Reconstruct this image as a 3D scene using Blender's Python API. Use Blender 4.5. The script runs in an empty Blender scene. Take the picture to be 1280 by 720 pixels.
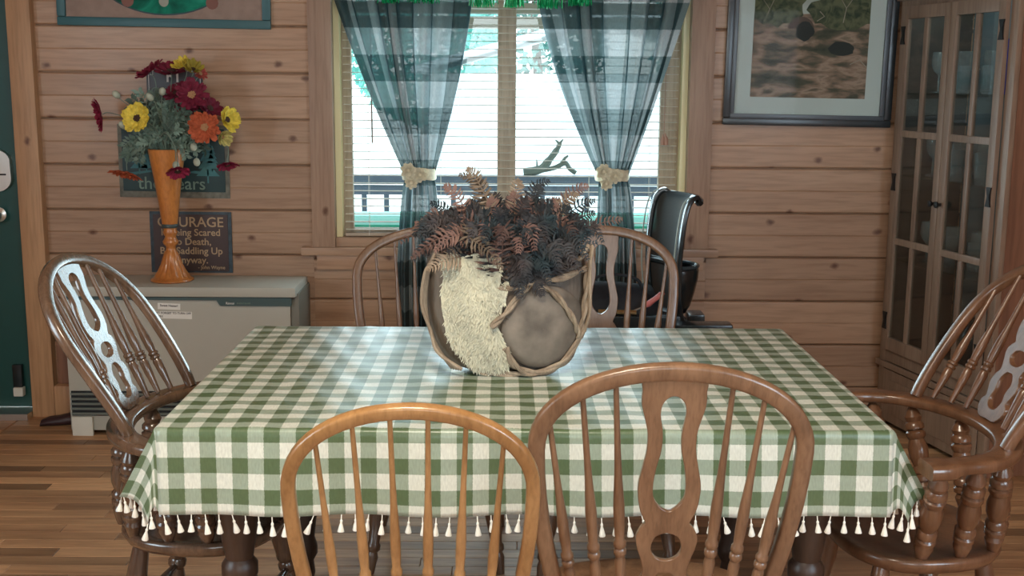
import bpy, bmesh, math, random
from math import sin, cos, pi, radians, sqrt, atan2, floor, hypot
from mathutils import Vector, Matrix
random.seed(7)
S = bpy.context.scene
C = S.collection
# ------------------------------------------------------------------ camera
FPX, PITCH, YAW, ROLL, EYE = 1460.0, radians(10.2), radians(.46), radians(.4), 1.478
fw = Vector((sin(YAW)*cos(PITCH), cos(YAW)*cos(PITCH), -sin(PITCH)))
rt = Vector((cos(YAW), -sin(YAW), 0)); up = rt.cross(fw)
r2 = rt*cos(ROLL)+up*sin(ROLL); u2 = -rt*sin(ROLL)+up*cos(ROLL)
cam = bpy.data.objects.new('camera', bpy.data.cameras.new('camera')); C.objects.link(cam)
cam.data.sensor_width = 36; cam.data.lens = FPX/1280*36; cam.data.clip_start = .05; cam.data.clip_end = 300
M4 = Matrix((r2, u2, -fw)).transposed().to_4x4(); M4.translation = (0, 0, EYE); cam.matrix_world = M4
S.camera = cam
# ------------------------------------------------------------------ world, exposure, lights
W = bpy.data.worlds.new('world'); S.world = W; W.use_nodes = True
wn = W.node_tree; wn.nodes.clear()
wo = wn.nodes.new('ShaderNodeOutputWorld'); bg = wn.nodes.new('ShaderNodeBackground')
wtc = wn.nodes.new('ShaderNodeTexCoord'); wse = wn.nodes.new('ShaderNodeSeparateXYZ'); wra = wn.nodes.new('ShaderNodeValToRGB')
wra.color_ramp.elements[0].position = .0; wra.color_ramp.elements[0].color = (.86, 1, 1, 1)
wra.color_ramp.elements[1].position = .8; wra.color_ramp.elements[1].color = (.55, .82, 1, 1)
wn.links.new(wtc.outputs['Generated'], wse.inputs[0]); wn.links.new(wse.outputs['Z'], wra.inputs[0])
wn.links.new(wra.outputs[0], bg.inputs[0]); bg.inputs[1].default_value = 3.2
wn.links.new(bg.outputs[0], wo.inputs[0])
S.view_settings.view_transform = 'Standard'; S.view_settings.look = 'None'
S.view_settings.exposure = 0.07; S.view_settings.gamma = 1; S.view_settings.use_curve_mapping = False
def area(name, loc, target, sx, sy, power, col):
    l = bpy.data.lights.new(name, 'AREA'); l.shape = 'RECTANGLE'; l.size = sx; l.size_y = sy; l.energy = power; l.color = col
    o = bpy.data.objects.new(name, l); C.objects.link(o); o.location = loc
    o.rotation_euler = (Vector(target)-Vector(loc)).to_track_quat('-Z', 'Y').to_euler(); return o
sun = bpy.data.lights.new('sunlight', 'SUN'); sun.energy = 5.0; sun.angle = .01; sun.color = (1, .97, .9)
so = bpy.data.objects.new('sunlight', sun); C.objects.link(so); so.rotation_euler = (radians(50), 0, radians(200))
area('daylight_in_right_window', (2.20, -.3, 1.5), (0, -.3+.9, 1.1), 1.5, 1.1, 62, (.66, .84, 1))
area('daylight_in_left_window', (-3.1, .6, 1.5), (0, .6+.8, 1.1), 1.5, 1.1, 46, (.72, .88, 1))
area('daylight_in_rear_window', (.2, -2.85, 1.6), (.2, 0, 1.2), 1.8, 1.1, 34, (.90, .96, 1))
area('daylight_in_dining_window', (.03, 4.96, 1.25), (.03, 0, 1.1), 1.4, .86, 24, (.66, .90, 1))
area('ceiling_lamp_light', (-.2, 1.2, 2.52), (-.2, 1.3, 0), .5, .5, 52, (1, .91, .74))

# ------------------------------------------------------------------ materials
def nodes(name):
    m = bpy.data.materials.new(name); m.use_nodes = True
    n = m.node_tree; b = n.nodes['Principled BSDF']; return m, n, b
def setb(b, **k):
    for a, v in k.items(): b.inputs[a.replace('_', ' ')].default_value = v
def c4(c): return (c[0], c[1], c[2], 1)
MATS = {}
def plain(name, col, rough=.5, metal=0, spec=.5, noise=.0, nscale=30, bump=0, coat=0, trans=0, emis=None):
    m, n, b = nodes(name); setb(b, Base_Color=c4(col), Roughness=rough, Metallic=metal)
    b.inputs['Specular IOR Level'].default_value = spec; b.inputs['Coat Weight'].default_value = coat
    if noise or bump:
        tc = n.nodes.new('ShaderNodeTexCoord'); t = n.nodes.new('ShaderNodeTexNoise'); t.inputs['Scale'].default_value = nscale; t.inputs['Detail'].default_value = 5
        n.links.new(tc.outputs['Object'], t.inputs['Vector'])
        if noise:
            r = n.nodes.new('ShaderNodeValToRGB'); r.color_ramp.elements[0].color = c4([x*(1-noise) for x in col]); r.color_ramp.elements[1].color = c4([min(1, x*(1+noise)) for x in col])
            r.color_ramp.elements[0].position = .3; r.color_ramp.elements[1].position = .7
            n.links.new(t.outputs['Fac'], r.inputs[0]); n.links.new(r.outputs[0], b.inputs['Base Color'])
        if bump:
            bp = n.nodes.new('ShaderNodeBump'); bp.inputs['Strength'].default_value = bump; bp.inputs['Distance'].default_value = .004
            n.links.new(t.outputs['Fac'], bp.inputs['Height']); n.links.new(bp.outputs[0], b.inputs['Normal'])
    return m
def wood(name, light, dark, axis='X', grain=14, rough=.4, knots=False, coat=0., var=.25, stretch=14, bump=.15, world=False, spec=.5, knotcol=(.10, .035, .015)):
    m, n, b = nodes(name); L = n.links.new; N = n.nodes.new
    tc = N('ShaderNodeTexCoord'); oi = N('ShaderNodeObjectInfo')
    vm = N('ShaderNodeVectorMath'); vm.operation = 'MULTIPLY_ADD'
    if world:
        g = N('ShaderNodeNewGeometry'); src = g.outputs['Position']
    else: src = tc.outputs['Object']
    cmb = N('ShaderNodeCombineXYZ')
    for i in range(3): L(oi.outputs['Random'], cmb.inputs[i])
    L(cmb.outputs[0], vm.inputs[0]); vm.inputs[1].default_value = (17, 31, 23); L(src, vm.inputs[2])
    mp = N('ShaderNodeMapping'); s = [1, 1, 1]; s['XYZ'.index(axis)] = 1/stretch; mp.inputs['Scale'].default_value = s
    L(vm.outputs[0], mp.inputs['Vector'])
    t = N('ShaderNodeTexNoise'); t.inputs['Scale'].default_value = grain; t.inputs['Detail'].default_value = 8; t.inputs['Roughness'].default_value = .62; t.inputs['Distortion'].default_value = .6
    L(mp.outputs[0], t.inputs['Vector'])
    r = N('ShaderNodeValToRGB'); r.color_ramp.elements[0].position = .32; r.color_ramp.elements[0].color = c4(dark)
    r.color_ramp.elements[1].position = .62; r.color_ramp.elements[1].color = c4(light); L(t.outputs['Fac'], r.inputs[0])
    # fine pores
    t2 = N('ShaderNodeTexNoise'); t2.inputs['Scale'].default_value = grain*9; t2.inputs['Detail'].default_value = 3; L(mp.outputs[0], t2.inputs['Vector'])
    mx = N('ShaderNodeMix'); mx.data_type = 'RGBA'; mx.blend_type = 'MULTIPLY'; mx.inputs[0].default_value = .35
    L(r.outputs[0], mx.inputs[6]); 
    r2_ = N('ShaderNodeValToRGB'); r2_.color_ramp.elements[0].position = .35; r2_.color_ramp.elements[0].color = (.5, .45, .4, 1); r2_.color_ramp.elements[1].position = .55
    L(t2.outputs['Fac'], r2_.inputs[0]); L(r2_.outputs[0], mx.inputs[7])
    hv = N('ShaderNodeHueSaturation'); L(mx.outputs[2], hv.inputs['Color'])
    mr = N('ShaderNodeMapRange'); mr.inputs['To Min'].default_value = 1-var; mr.inputs['To Max'].default_value = 1+var; L(oi.outputs['Random'], mr.inputs[0]); L(mr.outputs[0], hv.inputs['Value'])
    out = hv.outputs[0]
    if knots:
        mp2 = N('ShaderNodeMapping'); s2 = [4.4, 4.4, 4.4]; s2['XYZ'.index(axis)] = 3.0; mp2.inputs['Scale'].default_value = s2
        fl = N('ShaderNodeVectorMath'); fl.operation = 'MULTIPLY'; fl.inputs[1].default_value = (1, 0, 1); L(vm.outputs[0], fl.inputs[0])
        nz = N('ShaderNodeTexNoise'); nz.inputs['Scale'].default_value = 30; L(fl.outputs[0], nz.inputs['Vector'])
        ad = N('ShaderNodeVectorMath'); ad.operation = 'MULTIPLY_ADD'; L(nz.outputs['Color'], ad.inputs[0]); ad.inputs[1].default_value = (.02, 0, .02); L(fl.outputs[0], ad.inputs[2])
        L(ad.outputs[0], mp2.inputs['Vector'])
        vo = N('ShaderNodeTexVoronoi'); vo.inputs['Scale'].default_value = 1.0; vo.inputs['Randomness'].default_value = 1
        # flatten so every knot centre can surface
        vo.voronoi_dimensions = '2D'; sx = N('ShaderNodeSeparateXYZ'); cx = N('ShaderNodeCombineXYZ'); L(mp2.outputs[0], sx.inputs[0]); L(sx.outputs['X'], cx.inputs['X']); L(sx.outputs['Z'], cx.inputs['Y'])
        L(cx.outputs[0], vo.inputs['Vector'])
        kr = N('ShaderNodeValToRGB'); kr.color_ramp.elements[0].position = .022; kr.color_ramp.elements[0].color = (.9, .9, .9, 1); kr.color_ramp.elements[1].position = .075; kr.color_ramp.elements[1].color = (0, 0, 0, 1)
        L(vo.outputs['Distance'], kr.inputs[0])
        km = N('ShaderNodeMix'); km.data_type = 'RGBA'; L(kr.outputs[0], km.inputs[0]); L(out, km.inputs[6]); km.inputs[7].default_value = c4(knotcol); out = km.outputs[2]
        # streaky stains round knots
    L(out, b.inputs['Base Color'])
    setb(b, Roughness=rough); b.inputs['Coat Weight'].default_value = coat; b.inputs['Coat Roughness'].default_value = .18; b.inputs['Specular IOR Level'].default_value = spec
    if bump:
        bp = N('ShaderNodeBump'); bp.inputs['Strength'].default_value = bump; bp.inputs['Distance'].default_value = .002; L(t2.outputs['Fac'], bp.inputs['Height']); L(bp.outputs[0], b.inputs['Normal'])
    return m
def gingham(name, per, pu, pv, white, mid, green, sheer=0, transl=0, rough=.7, spec=.3):
    m, n, b = nodes(name); L = n.links.new; N = n.nodes.new
    uv = N('ShaderNodeUVMap'); uv.uv_map = 'UVMap'; sp = N('ShaderNodeSeparateXYZ'); L(uv.outputs[0], sp.inputs[0])
    def mth(op, a, bb=None):
        q = N('ShaderNodeMath'); q.operation = op
        for i, v in enumerate((a, bb)):
            if v is None: continue
            if isinstance(v, (int, float)): q.inputs[i].default_value = v
            else: L(v, q.inputs[i])
        return q.outputs[0]
    nz = N('ShaderNodeTexNoise'); nz.inputs['Scale'].default_value = 420; L(uv.outputs[0], nz.inputs['Vector'])
    jit = mth('MULTIPLY', mth('SUBTRACT', nz.outputs['Fac'], .5), .004/.0667)
    def st(c, ph): return mth('LESS_THAN', mth('FRACT', mth('ADD', mth('ADD', mth('MULTIPLY', c, 1/per), ph), jit)), .5)
    a = st(sp.outputs['X'], pu); v = st(sp.outputs['Y'], pv)
    s = mth('MULTIPLY', mth('ADD', a, v), .5)
    r = N('ShaderNodeValToRGB'); r.color_ramp.interpolation = 'CONSTANT'; e = r.color_ramp.elements
    e[0].position = 0; e[0].color = c4(white); e[1].position = .25; e[1].color = c4(mid); x = e.new(.75); x.color = c4(green); L(s, r.inputs[0])
    wv = N('ShaderNodeTexNoise'); wv.inputs['Scale'].default_value = 5; mpp = N('ShaderNodeMapping'); mpp.inputs['Scale'].default_value = (60, 14, 1); L(uv.outputs[0], mpp.inputs[0]); L(mpp.outputs[0], wv.inputs['Vector']); wv.inputs['Detail'].default_value = 6
    hs = N('ShaderNodeHueSaturation'); L(r.outputs[0], hs.inputs['Color']); L(mth('ADD', mth('MULTIPLY', wv.outputs['Fac'], .5), .75), hs.inputs['Value'])
    L(hs.outputs[0], b.inputs['Base Color']); setb(b, Roughness=rough); b.inputs['Specular IOR Level'].default_value = spec
    bp = N('ShaderNodeBump'); bp.inputs['Strength'].default_value = .25; bp.inputs['Distance'].default_value = .001; L(wv.outputs['Fac'], bp.inputs['Height']); L(bp.outputs[0], b.inputs['Normal'])
    if sheer or transl:
        out = n.nodes['Material Output']; tl = N('ShaderNodeBsdfTranslucent'); L(hs.outputs[0], tl.inputs[0])
        m1 = N('ShaderNodeMixShader'); m1.inputs[0].default_value = transl; L(b.outputs[0], m1.inputs[1]); L(tl.outputs[0], m1.inputs[2])
        tr = N('ShaderNodeBsdfTransparent'); m2 = N('ShaderNodeMixShader'); m2.inputs[0].default_value = sheer; L(m1.outputs[0], m2.inputs[1]); L(tr.outputs[0], m2.inputs[2]); L(m2.outputs[0], out.inputs[0])
    return m
def frostglass(name, col, tr=.55):
    m, n, b = nodes(name); L = n.links.new; N = n.nodes.new; setb(b, Base_Color=c4(col), Roughness=.08); b.inputs['Specular IOR Level'].default_value = 1.0
    t = N('ShaderNodeBsdfTransparent'); t.inputs[0].default_value = (.85, .92, .92, 1); mx = N('ShaderNodeMixShader'); mx.inputs[0].default_value = tr; L(b.outputs[0], mx.inputs[1]); L(t.outputs[0], mx.inputs[2]); L(mx.outputs[0], n.nodes['Material Output'].inputs[0]); return m
def glassmat(name, tint=(1, 1, 1), refl=.08, rough=.02, fres=True):
    m, n, b = nodes(name); L = n.links.new; N = n.nodes.new
    tr = N('ShaderNodeBsdfTransparent'); tr.inputs[0].default_value = c4(tint); gl = N('ShaderNodeBsdfGlossy'); gl.inputs['Roughness'].default_value = rough
    fr = N('ShaderNodeFresnel'); fr.inputs[0].default_value = 1.45; ad = N('ShaderNodeMath'); ad.operation = 'ADD'; ad.inputs[1].default_value = refl; ge = N('ShaderNodeNewGeometry'); iv = N('ShaderNodeMath'); iv.operation = 'SUBTRACT'; iv.inputs[0].default_value = 1; L(ge.outputs['Backfacing'], iv.inputs[1])
    L(fr.outputs[0], ad.inputs[0]); mu = N('ShaderNodeMath'); mu.operation = 'MULTIPLY'; L(ad.outputs[0], mu.inputs[0]); L(iv.outputs[0], mu.inputs[1])
    mx = N('ShaderNodeMixShader'); mx.inputs[0].default_value = refl
    if fres: L(mu.outputs[0], mx.inputs[0])
    L(tr.outputs[0], mx.inputs[1]); L(gl.outputs[0], mx.inputs[2]); L(mx.outputs[0], n.nodes['Material Output'].inputs[0])
    return m
def foliage(name, a, bcol, rough=.6, transl=.2, scale=12):
    m, n, b = nodes(name); L = n.links.new; N = n.nodes.new
    tc = N('ShaderNodeTexCoord'); t = N('ShaderNodeTexNoise'); t.inputs['Scale'].default_value = scale; L(tc.outputs['Object'], t.inputs['Vector'])
    oi = N('ShaderNodeObjectInfo'); r = N('ShaderNodeValToRGB'); r.color_ramp.elements[0].position = .35; r.color_ramp.elements[1].position = .65
    r.color_ramp.elements[0].color = c4(a); r.color_ramp.elements[1].color = c4(bcol); L(t.outputs['Fac'], r.inputs[0])
    hs = N('ShaderNodeHueSaturation'); mr = N('ShaderNodeMapRange'); mr.inputs['To Min'].default_value = .6; mr.inputs['To Max'].default_value = 1.4; L(oi.outputs['Random'], mr.inputs[0]); L(mr.outputs[0], hs.inputs['Value']); L(r.outputs[0], hs.inputs['Color'])
    L(hs.outputs[0], b.inputs['Base Color']); setb(b, Roughness=rough); b.inputs['Specular IOR Level'].default_value = .25
    tl = N('ShaderNodeBsdfTranslucent'); L(hs.outputs[0], tl.inputs[0]); mx = N('ShaderNodeMixShader'); mx.inputs[0].default_value = transl
    L(b.outputs[0], mx.inputs[1]); L(tl.outputs[0], mx.inputs[2]); L(mx.outputs[0], n.nodes['Material Output'].inputs[0]); return m

pine = wood('pine_siding', (.46, .29, .185), (.36, .21, .125), 'X', 9, .45, True, var=.13, world=True, coat=.1)
pine_v = wood('pine_trim_upright', (.40, .255, .17), (.31, .185, .12), 'Z', 9, .45, True, var=.06, world=True)
pine_v2 = wood('pine_door_trim', (.50, .29, .15), (.40, .215, .105), 'Z', 9, .45, True, var=.04, world=True)
blindwood = wood('blind_wood', (.50, .40, .30), (.40, .30, .22), 'X', 10, .5, False, var=.05)
sashwood = wood('sash_wood', (.52, .42, .31), (.42, .32, .23), 'Z', 9, .5, False, var=.05)
cabwood = wood('cabinet_wood', (.28, .195, .14), (.19, .125, .088), 'Z', 9, .42, False, var=.06, stretch=10, world=True)
cabside = wood('cabinet_side_wood', (.26, .125, .075), (.17, .08, .05), 'Z', 9, .45, False, var=.05, world=True)
oak_gold = wood('golden_oak', (.36, .19, .075), (.24, .115, .04), 'Z', 16, .30, False, coat=.35, var=.0, stretch=4)
oak_mid = wood('medium_oak', (.205, .112, .062), (.12, .061, .033), 'Z', 22, .32, False, coat=.3, var=.0, stretch=9)
oak_dark = wood('dark_oak', (.135, .08, .05), (.07, .04, .026), 'Z', 22, .22, False, coat=.6, var=.0, stretch=9)
oak_red = wood('reddish_oak', (.175, .085, .045), (.105, .048, .024), 'Z', 22, .28, False, coat=.4, var=.0, stretch=9)
table_wood = wood('dark_table_wood', (.055, .03, .02), (.03, .016, .01), 'Z', 20, .4, False, var=0)
floorwood = wood('oak_floor', (.50, .29, .15), (.27, .14, .07), 'X', 10, .5, False, coat=.0, var=.45, stretch=12, world=True)
cloth = gingham('gingham_cotton', .0667, .694/.0667, 0, (.61, .625, .55), (.27, .325, .25), (.078, .120, .056), rough=.36, spec=.6)
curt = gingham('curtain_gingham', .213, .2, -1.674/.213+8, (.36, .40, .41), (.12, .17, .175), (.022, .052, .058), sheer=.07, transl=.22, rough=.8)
white_cotton = plain('white_cotton', (.82, .80, .72), .9)
cream = plain('cream_fabric', (.66, .60, .44), .9, noise=.2, nscale=60)
doorgreen = plain('green_door_paint', (.0055, .058, .05), .38, noise=.05, nscale=8)
steel = plain('brushed_steel', (.62, .62, .58), .28, 1)
brass = plain('aged_brass', (.5, .38, .2), .3, 1)
black_metal = plain('black_iron', (.02, .02, .02), .45, .6)
heater_m = plain('heater_enamel', (.43, .425, .37), .45, noise=.04, nscale=4)
heater_d = plain('heater_dark_strip', (.05, .095, .10), .35)
heater_w = plain('heater_light_plate', (.62, .62, .55), .5)
paper = plain('paper_label', (.80, .80, .76), .7)
ink = plain('ink', (.01, .01, .01), .6)
black_plastic = plain('black_plastic', (.008, .012, .014), .22)
black_fabric = plain('black_fabric', (.012, .016, .022), .75, noise=.3, nscale=80)
teal_frame = plain('teal_frame_paint', (.018, .10, .115), .4)
mat_taupe = plain('taupe_mat', (.30, .215, .175), .8, noise=.12, nscale=25)
mat_blue = plain('pale_blue_mat_board', (.44, .54, .52), .8)
sign_black = plain('black_sign_enamel', (.03, .025, .03), .4)
sign_green = plain('dark_green_sign', (.012, .045, .05), .45)
sign_brown = plain('dark_brown_sign', (.055, .032, .032), .55)
sign_edge = plain('weathered_blue_edge', (.035, .06, .08), .6, noise=.4, nscale=40)
sign_wood = plain('greyed_sign_edge', (.16, .16, .13), .7, noise=.3, nscale=40)
letter_tan = plain('tan_lettering', (.42, .30, .18), .7)
letter_white = plain('white_lettering', (.75, .72, .70), .6)
letter_green = plain('grey_green_lettering', (.17, .26, .22), .7)
pine_blue = plain('blue_green_print', (.06, .20, .22), .7)
vase_m = wood('orange_vase', (.58, .22, .055), (.42, .14, .035), 'Z', 12, .28, False, coat=.4, var=0, stretch=3)
glass_clear = glassmat('window_glass', (.97, 1, 1), .03)
glass_cab = glassmat('cabinet_glass', (.85, .9, .9), .06)
glassware = frostglass('glassware', (.50, .56, .56), .70)
blueglass = plain('blue_glass', (.03, .06, .42), .1)
tile_m = plain('pale_floor_tile', (.42, .44, .38), .35, noise=.25, nscale=14)
grout_m = plain('tile_grout', (.16, .16, .14), .9)
tinsel = plain('green_tinsel', (.01, .42, .16), .25, .3)
ceil_m = wood('pine_ceiling', (.50, .28, .14), (.40, .2, .1), 'Y', 9, .5, False, var=.05, world=True)
plaster = wood('pine_side_wall', (.46, .225, .105), (.34, .15, .07), 'Y', 8, .5, False, var=.05, world=True)

# ------------------------------------------------------------------ mesh helpers
def tag(o, label=None, cat=None, group=None, kind=None):
    if label: o['label'] = label
    if cat: o['category'] = cat
    if group: o['group'] = group
    if kind: o['kind'] = kind
    return o
def empty(name, loc=(0, 0, 0), rz=0, rot=None):
    o = bpy.data.objects.new(name, None); C.objects.link(o); o.location = loc; o.rotation_euler = rot or (0, 0, rz); o.empty_display_size = .05; return o
class MB:
    def __init__(s): s.v = []; s.f = []; s.uv = None
    def add(s, vs, fs, M=None):
        k = len(s.v)
        for p in vs: s.v.append(tuple(M @ Vector(p)) if M is not None else tuple(p))
        for f in fs: s.f.append(tuple(k+i for i in f))
        return s
    def box(s, a, b, bev=0, M=None):
        x0, y0, z0 = a; x1, y1, z1 = b
        if x0 > x1: x0, x1 = x1, x0
        if y0 > y1: y0, y1 = y1, y0
        if z0 > z1: z0, z1 = z1, z0
        if not bev:
            vs = [(x, y, z) for x in (x0, x1) for y in (y0, y1) for z in (z0, z1)]
            return s.add(vs, [(0, 1, 3, 2), (4, 6, 7, 5), (0, 4, 5, 1), (2, 3, 7, 6), (0, 2, 6, 4), (1, 5, 7, 3)], M)
        bm = bmesh.new(); r = bmesh.ops.create_cube(bm, size=1)
        for v in bm.verts: v.co = Vector(((x0+x1)/2+v.co.x*(x1-x0), (y0+y1)/2+v.co.y*(y1-y0), (z0+z1)/2+v.co.z*(z1-z0)))
        bmesh.ops.bevel(bm, geom=bm.edges[:], offset=bev, segments=2, affect='EDGES', profile=.7)
        bm.verts.index_update(); vs = [v.co.copy() for v in bm.verts]; fs = [[v.index for v in f.verts] for f in bm.faces]; bm.free()
        return s.add(vs, fs, M)
    def lathe(s, prof, n=20, M=None, a0=0, a1=2*pi, wave=None, cap=True):
        full = abs(a1-a0-2*pi) < 1e-6; m = n if full else n+1; vs = []; fs = []
        for k, (r, z) in enumerate(prof):
            for i in range(m):
                a = a0+(a1-a0)*i/n; rr = r*(wave(a, z) if wave else 1); vs.append((rr*cos(a), rr*sin(a), z))
        for k in range(len(prof)-1):
            for i in range(n):
                j = (i+1) % m; fs.append((k*m+i, k*m+j, (k+1)*m+j, (k+1)*m+i))
        if full and cap: fs.append(tuple(range(m-1, -1, -1))); fs.append(tuple((len(prof)-1)*m+i for i in range(m)))
        return s.add(vs, fs, M)
    def turned(s, p0, p1, prof, n=12):
        """lathe profile [(t, r)] along the segment p0-p1"""
        p0, p1 = Vector(p0), Vector(p1); d = p1-p0; q = d.to_track_quat('Z', 'Y').to_matrix().to_4x4(); q.translation = p0; L = d.length
        return s.lathe([(r, t*L) for t, r in prof], n, q)
    def tube(s, pts, rad, n=8, cap=True, flat=None, upv=None):
        """sweep circle (or flat=(w,h) superellipse) along pts; rad may be list"""
        pts = [Vector(p) for p in pts]; N = len(pts); R = rad if isinstance(rad, (list, tuple)) else [rad]*N
        vs = []; fs = []; nrm = None
        for i, p in enumerate(pts):
            t = (pts[min(i+1, N-1)]-pts[max(i-1, 0)]).normalized()
            if upv is not None: a = upv[i] if isinstance(upv, list) else Vector(upv); nrm = (a-t*a.dot(t)).normalized()
            elif nrm is None: a = Vector((0, 0, 1)) if abs(t.z) < .9 else Vector((0, 1, 0)); nrm = (a-t*a.dot(t)).normalized()
            else: nrm = (nrm-t*nrm.dot(t)).normalized()
            bi = t.cross(nrm)
            for k in range(n):
                a = 2*pi*(k+.5)/n
                if flat:
                    ca, sa = cos(a), sin(a); e = .45
                    x = math.copysign(abs(ca)**e, ca)*flat[0]*R[i]; y = math.copysign(abs(sa)**e, sa)*flat[1]*R[i]
                else: x, y = cos(a)*R[i], sin(a)*R[i]
                vs.append(p+nrm*y+bi*x)
        for i in range(N-1):
            for k in range(n): j = (k+1) % n; fs.append((i*n+k, i*n+j, (i+1)*n+j, (i+1)*n+k))
        if cap: fs.append(tuple(range(n-1, -1, -1))); fs.append(tuple((N-1)*n+k for k in range(n)))
        return s.add(vs, fs)
    def sphere(s, c, r, n=12, m=8, M=None):
        c = Vector(c); rr = r if hasattr(r, '__len__') else (r, r, r)
        pr = [(max(1e-4, sin(pi*k/m)), -cos(pi*k/m)) for k in range(m+1)]; k0 = len(s.v); s.lathe(pr, n)
        for i in range(k0, len(s.v)):
            p = Vector((s.v[i][0]*rr[0], s.v[i][1]*rr[1], s.v[i][2]*rr[2]))+c; s.v[i] = tuple(M @ p if M is not None else p)
        return s
    def prism(s, poly, y0, y1, M=None):
        """poly in (x,z), extruded in y"""
        n = len(poly); vs = [(x, y0, z) for x, z in poly]+[(x, y1, z) for x, z in poly]
        fs = [tuple(range(n)), tuple(range(2*n-1, n-1, -1))]+[(i, i+n, (i+1) % n+n, (i+1) % n) for i in range(n)]
        return s.add(vs, fs, M)
    def build(s, name, mat, parent=None, smooth=True, angle=40, loc=None, mats=None):
        me = bpy.data.meshes.new(name); me.from_pydata(s.v, [], s.f); me.update()
        bm = bmesh.new(); bm.from_mesh(me); bmesh.ops.recalc_face_normals(bm, faces=bm.faces[:]); bm.to_mesh(me); bm.free()
        if mat: me.materials.append(mat)
        if smooth:
            me.shade_smooth()
            try: me.set_sharp_from_angle(angle=radians(angle))
            except Exception: pass
        o = bpy.data.objects.new(name, me); C.objects.link(o)
        if parent: o.parent = parent
        if loc: o.location = loc
        return o
def box(name, a, b, mat, parent=None, bev=0, **k): return MB().box(a, b, bev).build(name, mat, parent, **k)
def catmull(P, per=6, closed=False):
    P = [Vector(p) for p in P]; n = len(P); out = []
    rng = range(n) if closed else range(n-1)
    for i in rng:
        g = (lambda k: P[k % n]) if closed else (lambda k: P[max(0, min(n-1, k))])
        a, b, c, d = g(i-1), g(i), g(i+1), g(i+2)
        for k in range(per):
            t = k/per; out.append(.5*((2*b)+(c-a)*t+(2*a-5*b+4*c-d)*t*t+(3*b-a-3*c+d)*t**3))
    if not closed: out.append(P[-1].copy())
    return out
def curve_mesh(splines, extrude, bevel=0):
    cu = bpy.data.curves.new('tmp', 'CURVE'); cu.dimensions = '2D'; cu.fill_mode = 'BOTH'; cu.extrude = extrude; cu.bevel_depth = bevel; cu.bevel_resolution = 1
    for P in splines:
        sp = cu.splines.new('POLY'); sp.points.add(len(P)-1)
        for i, p in enumerate(P): sp.points[i].co = (p[0], p[1], 0, 1)
        sp.use_cyclic_u = True
    o = bpy.data.objects.new('tmp', cu); me = bpy.data.meshes.new_from_object(o); bpy.data.objects.remove(o); return me
def lettering(txt, size, mat, parent, loc, rot, ext=.0008, name='lettering', align='CENTER', bold=0, sx=1):
    cu = bpy.data.curves.new('t', 'FONT'); cu.body = txt; cu.size = size; cu.extrude = ext; cu.align_x = align; cu.align_y = 'CENTER'; cu.offset = bold; cu.resolution_u = 3
    o = bpy.data.objects.new('t', cu); me = bpy.data.meshes.new_from_object(o); bpy.data.objects.remove(o)
    me.materials.append(mat); q = bpy.data.objects.new(name, me); C.objects.link(q); q.parent = parent; q.location = loc; q.rotation_euler = rot; q.scale = (sx, 1, 1); return q
def dup(root, loc, rz):
    r = root.copy(); C.objects.link(r); r.location = loc; r.rotation_euler = (0, 0, rz)
    for ch in list(root.children):
        c = ch.copy(); C.objects.link(c); c.parent = r
        for g in ch.children: d = g.copy(); C.objects.link(d); d.parent = c
    return r
UP = (pi/2, 0, 0)     # text / print facing -Y

# ================================================================== STRUCTURE
WY = 5.0; XL, XR, YB, ZC = -3.15, 2.35, -3.0, 2.65
WIN = (-.72, .782, .795, 2.06)      # window opening x0 x1 z0 z1
# floor slab and strip boards
flo = tag(box('floor', (XL, YB, -.08), (XR, WY+.15, -.012), floorwood), kind='structure')
row_h = .066; y = 3.05; k = 0; brd = {}
def board_mesh(L, w, t=.0118):
    key = (round(L, 3), round(w, 4))
    if key not in brd:
        m = MB(); b = .0016; x, q = L/2-.0006, w/2-.0004
        vs = [(-x, -q, -t), (x, -q, -t), (x, q, -t), (-x, q, -t), (-x, -q, -b), (x, -q, -b), (x, q, -b), (-x, q, -b), (-x+b, -q+b, 0), (x-b, -q+b, 0), (x-b, q-b, 0), (-x+b, q-b, 0)]
        fs = [(0, 3, 2, 1)]+[(i, (i+1) % 4, (i+1) % 4+4, i+4) for i in range(4)]+[(i+4, (i+1) % 4+4, (i+1) % 4+8, i+8) for i in range(4)]+[(8, 9, 10, 11)]
        me = bpy.data.meshes.new('floor_board'); me.from_pydata(vs, [], fs); me.materials.append(floorwood); brd[key] = me
    return brd[key]
nb = 0
def board(cx, cy, L, w, rz=0):
    global nb
    o = bpy.data.objects.new('floor_board', board_mesh(L, w)); C.objects.link(o); o.parent = flo; o.location = (cx, cy, 0); o.rotation_euler = (0, 0, rz); nb += 1
while y < 4.97:
    x = -2.10; off = (k*0.37) % .6
    x1 = x+.30+off
    while x < XR-.02:
        xe = min(x1, XR-.01)
        if XR-.01-xe < .15: xe = XR-.01
        Lq = round((xe-x)/.05)*.05 if xe < XR-.02 else xe-x
        Lq = max(Lq, .05); board(x+Lq/2, y+row_h/2, Lq, row_h); x += Lq; x1 = x+random.choice((.45, .6, .75, .9))
    y += row_h; k += 1
board(-2.155, 4.025, 1.95, .10, pi/2) if False else board(-2.155, 4.02, 1.94, .10, pi/2)
# the same boards, in front of the table and behind the camera, joined (nothing of them is in view)
m = MB(); y = YB+.01
while y < 3.04:
    x = XL+.01; off = random.random()*.5
    while x < XR-.01:
        xe = min(XR-.01, x+.5+random.random()*.5); m.box((x+.0006, y+.0006, -.012), (xe-.0006, y+row_h-.0006, 0)); x = xe
    y += row_h
fb = m.build('floor_boards', floorwood, flo, smooth=False); fb['kind'] = 'stuff'
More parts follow.
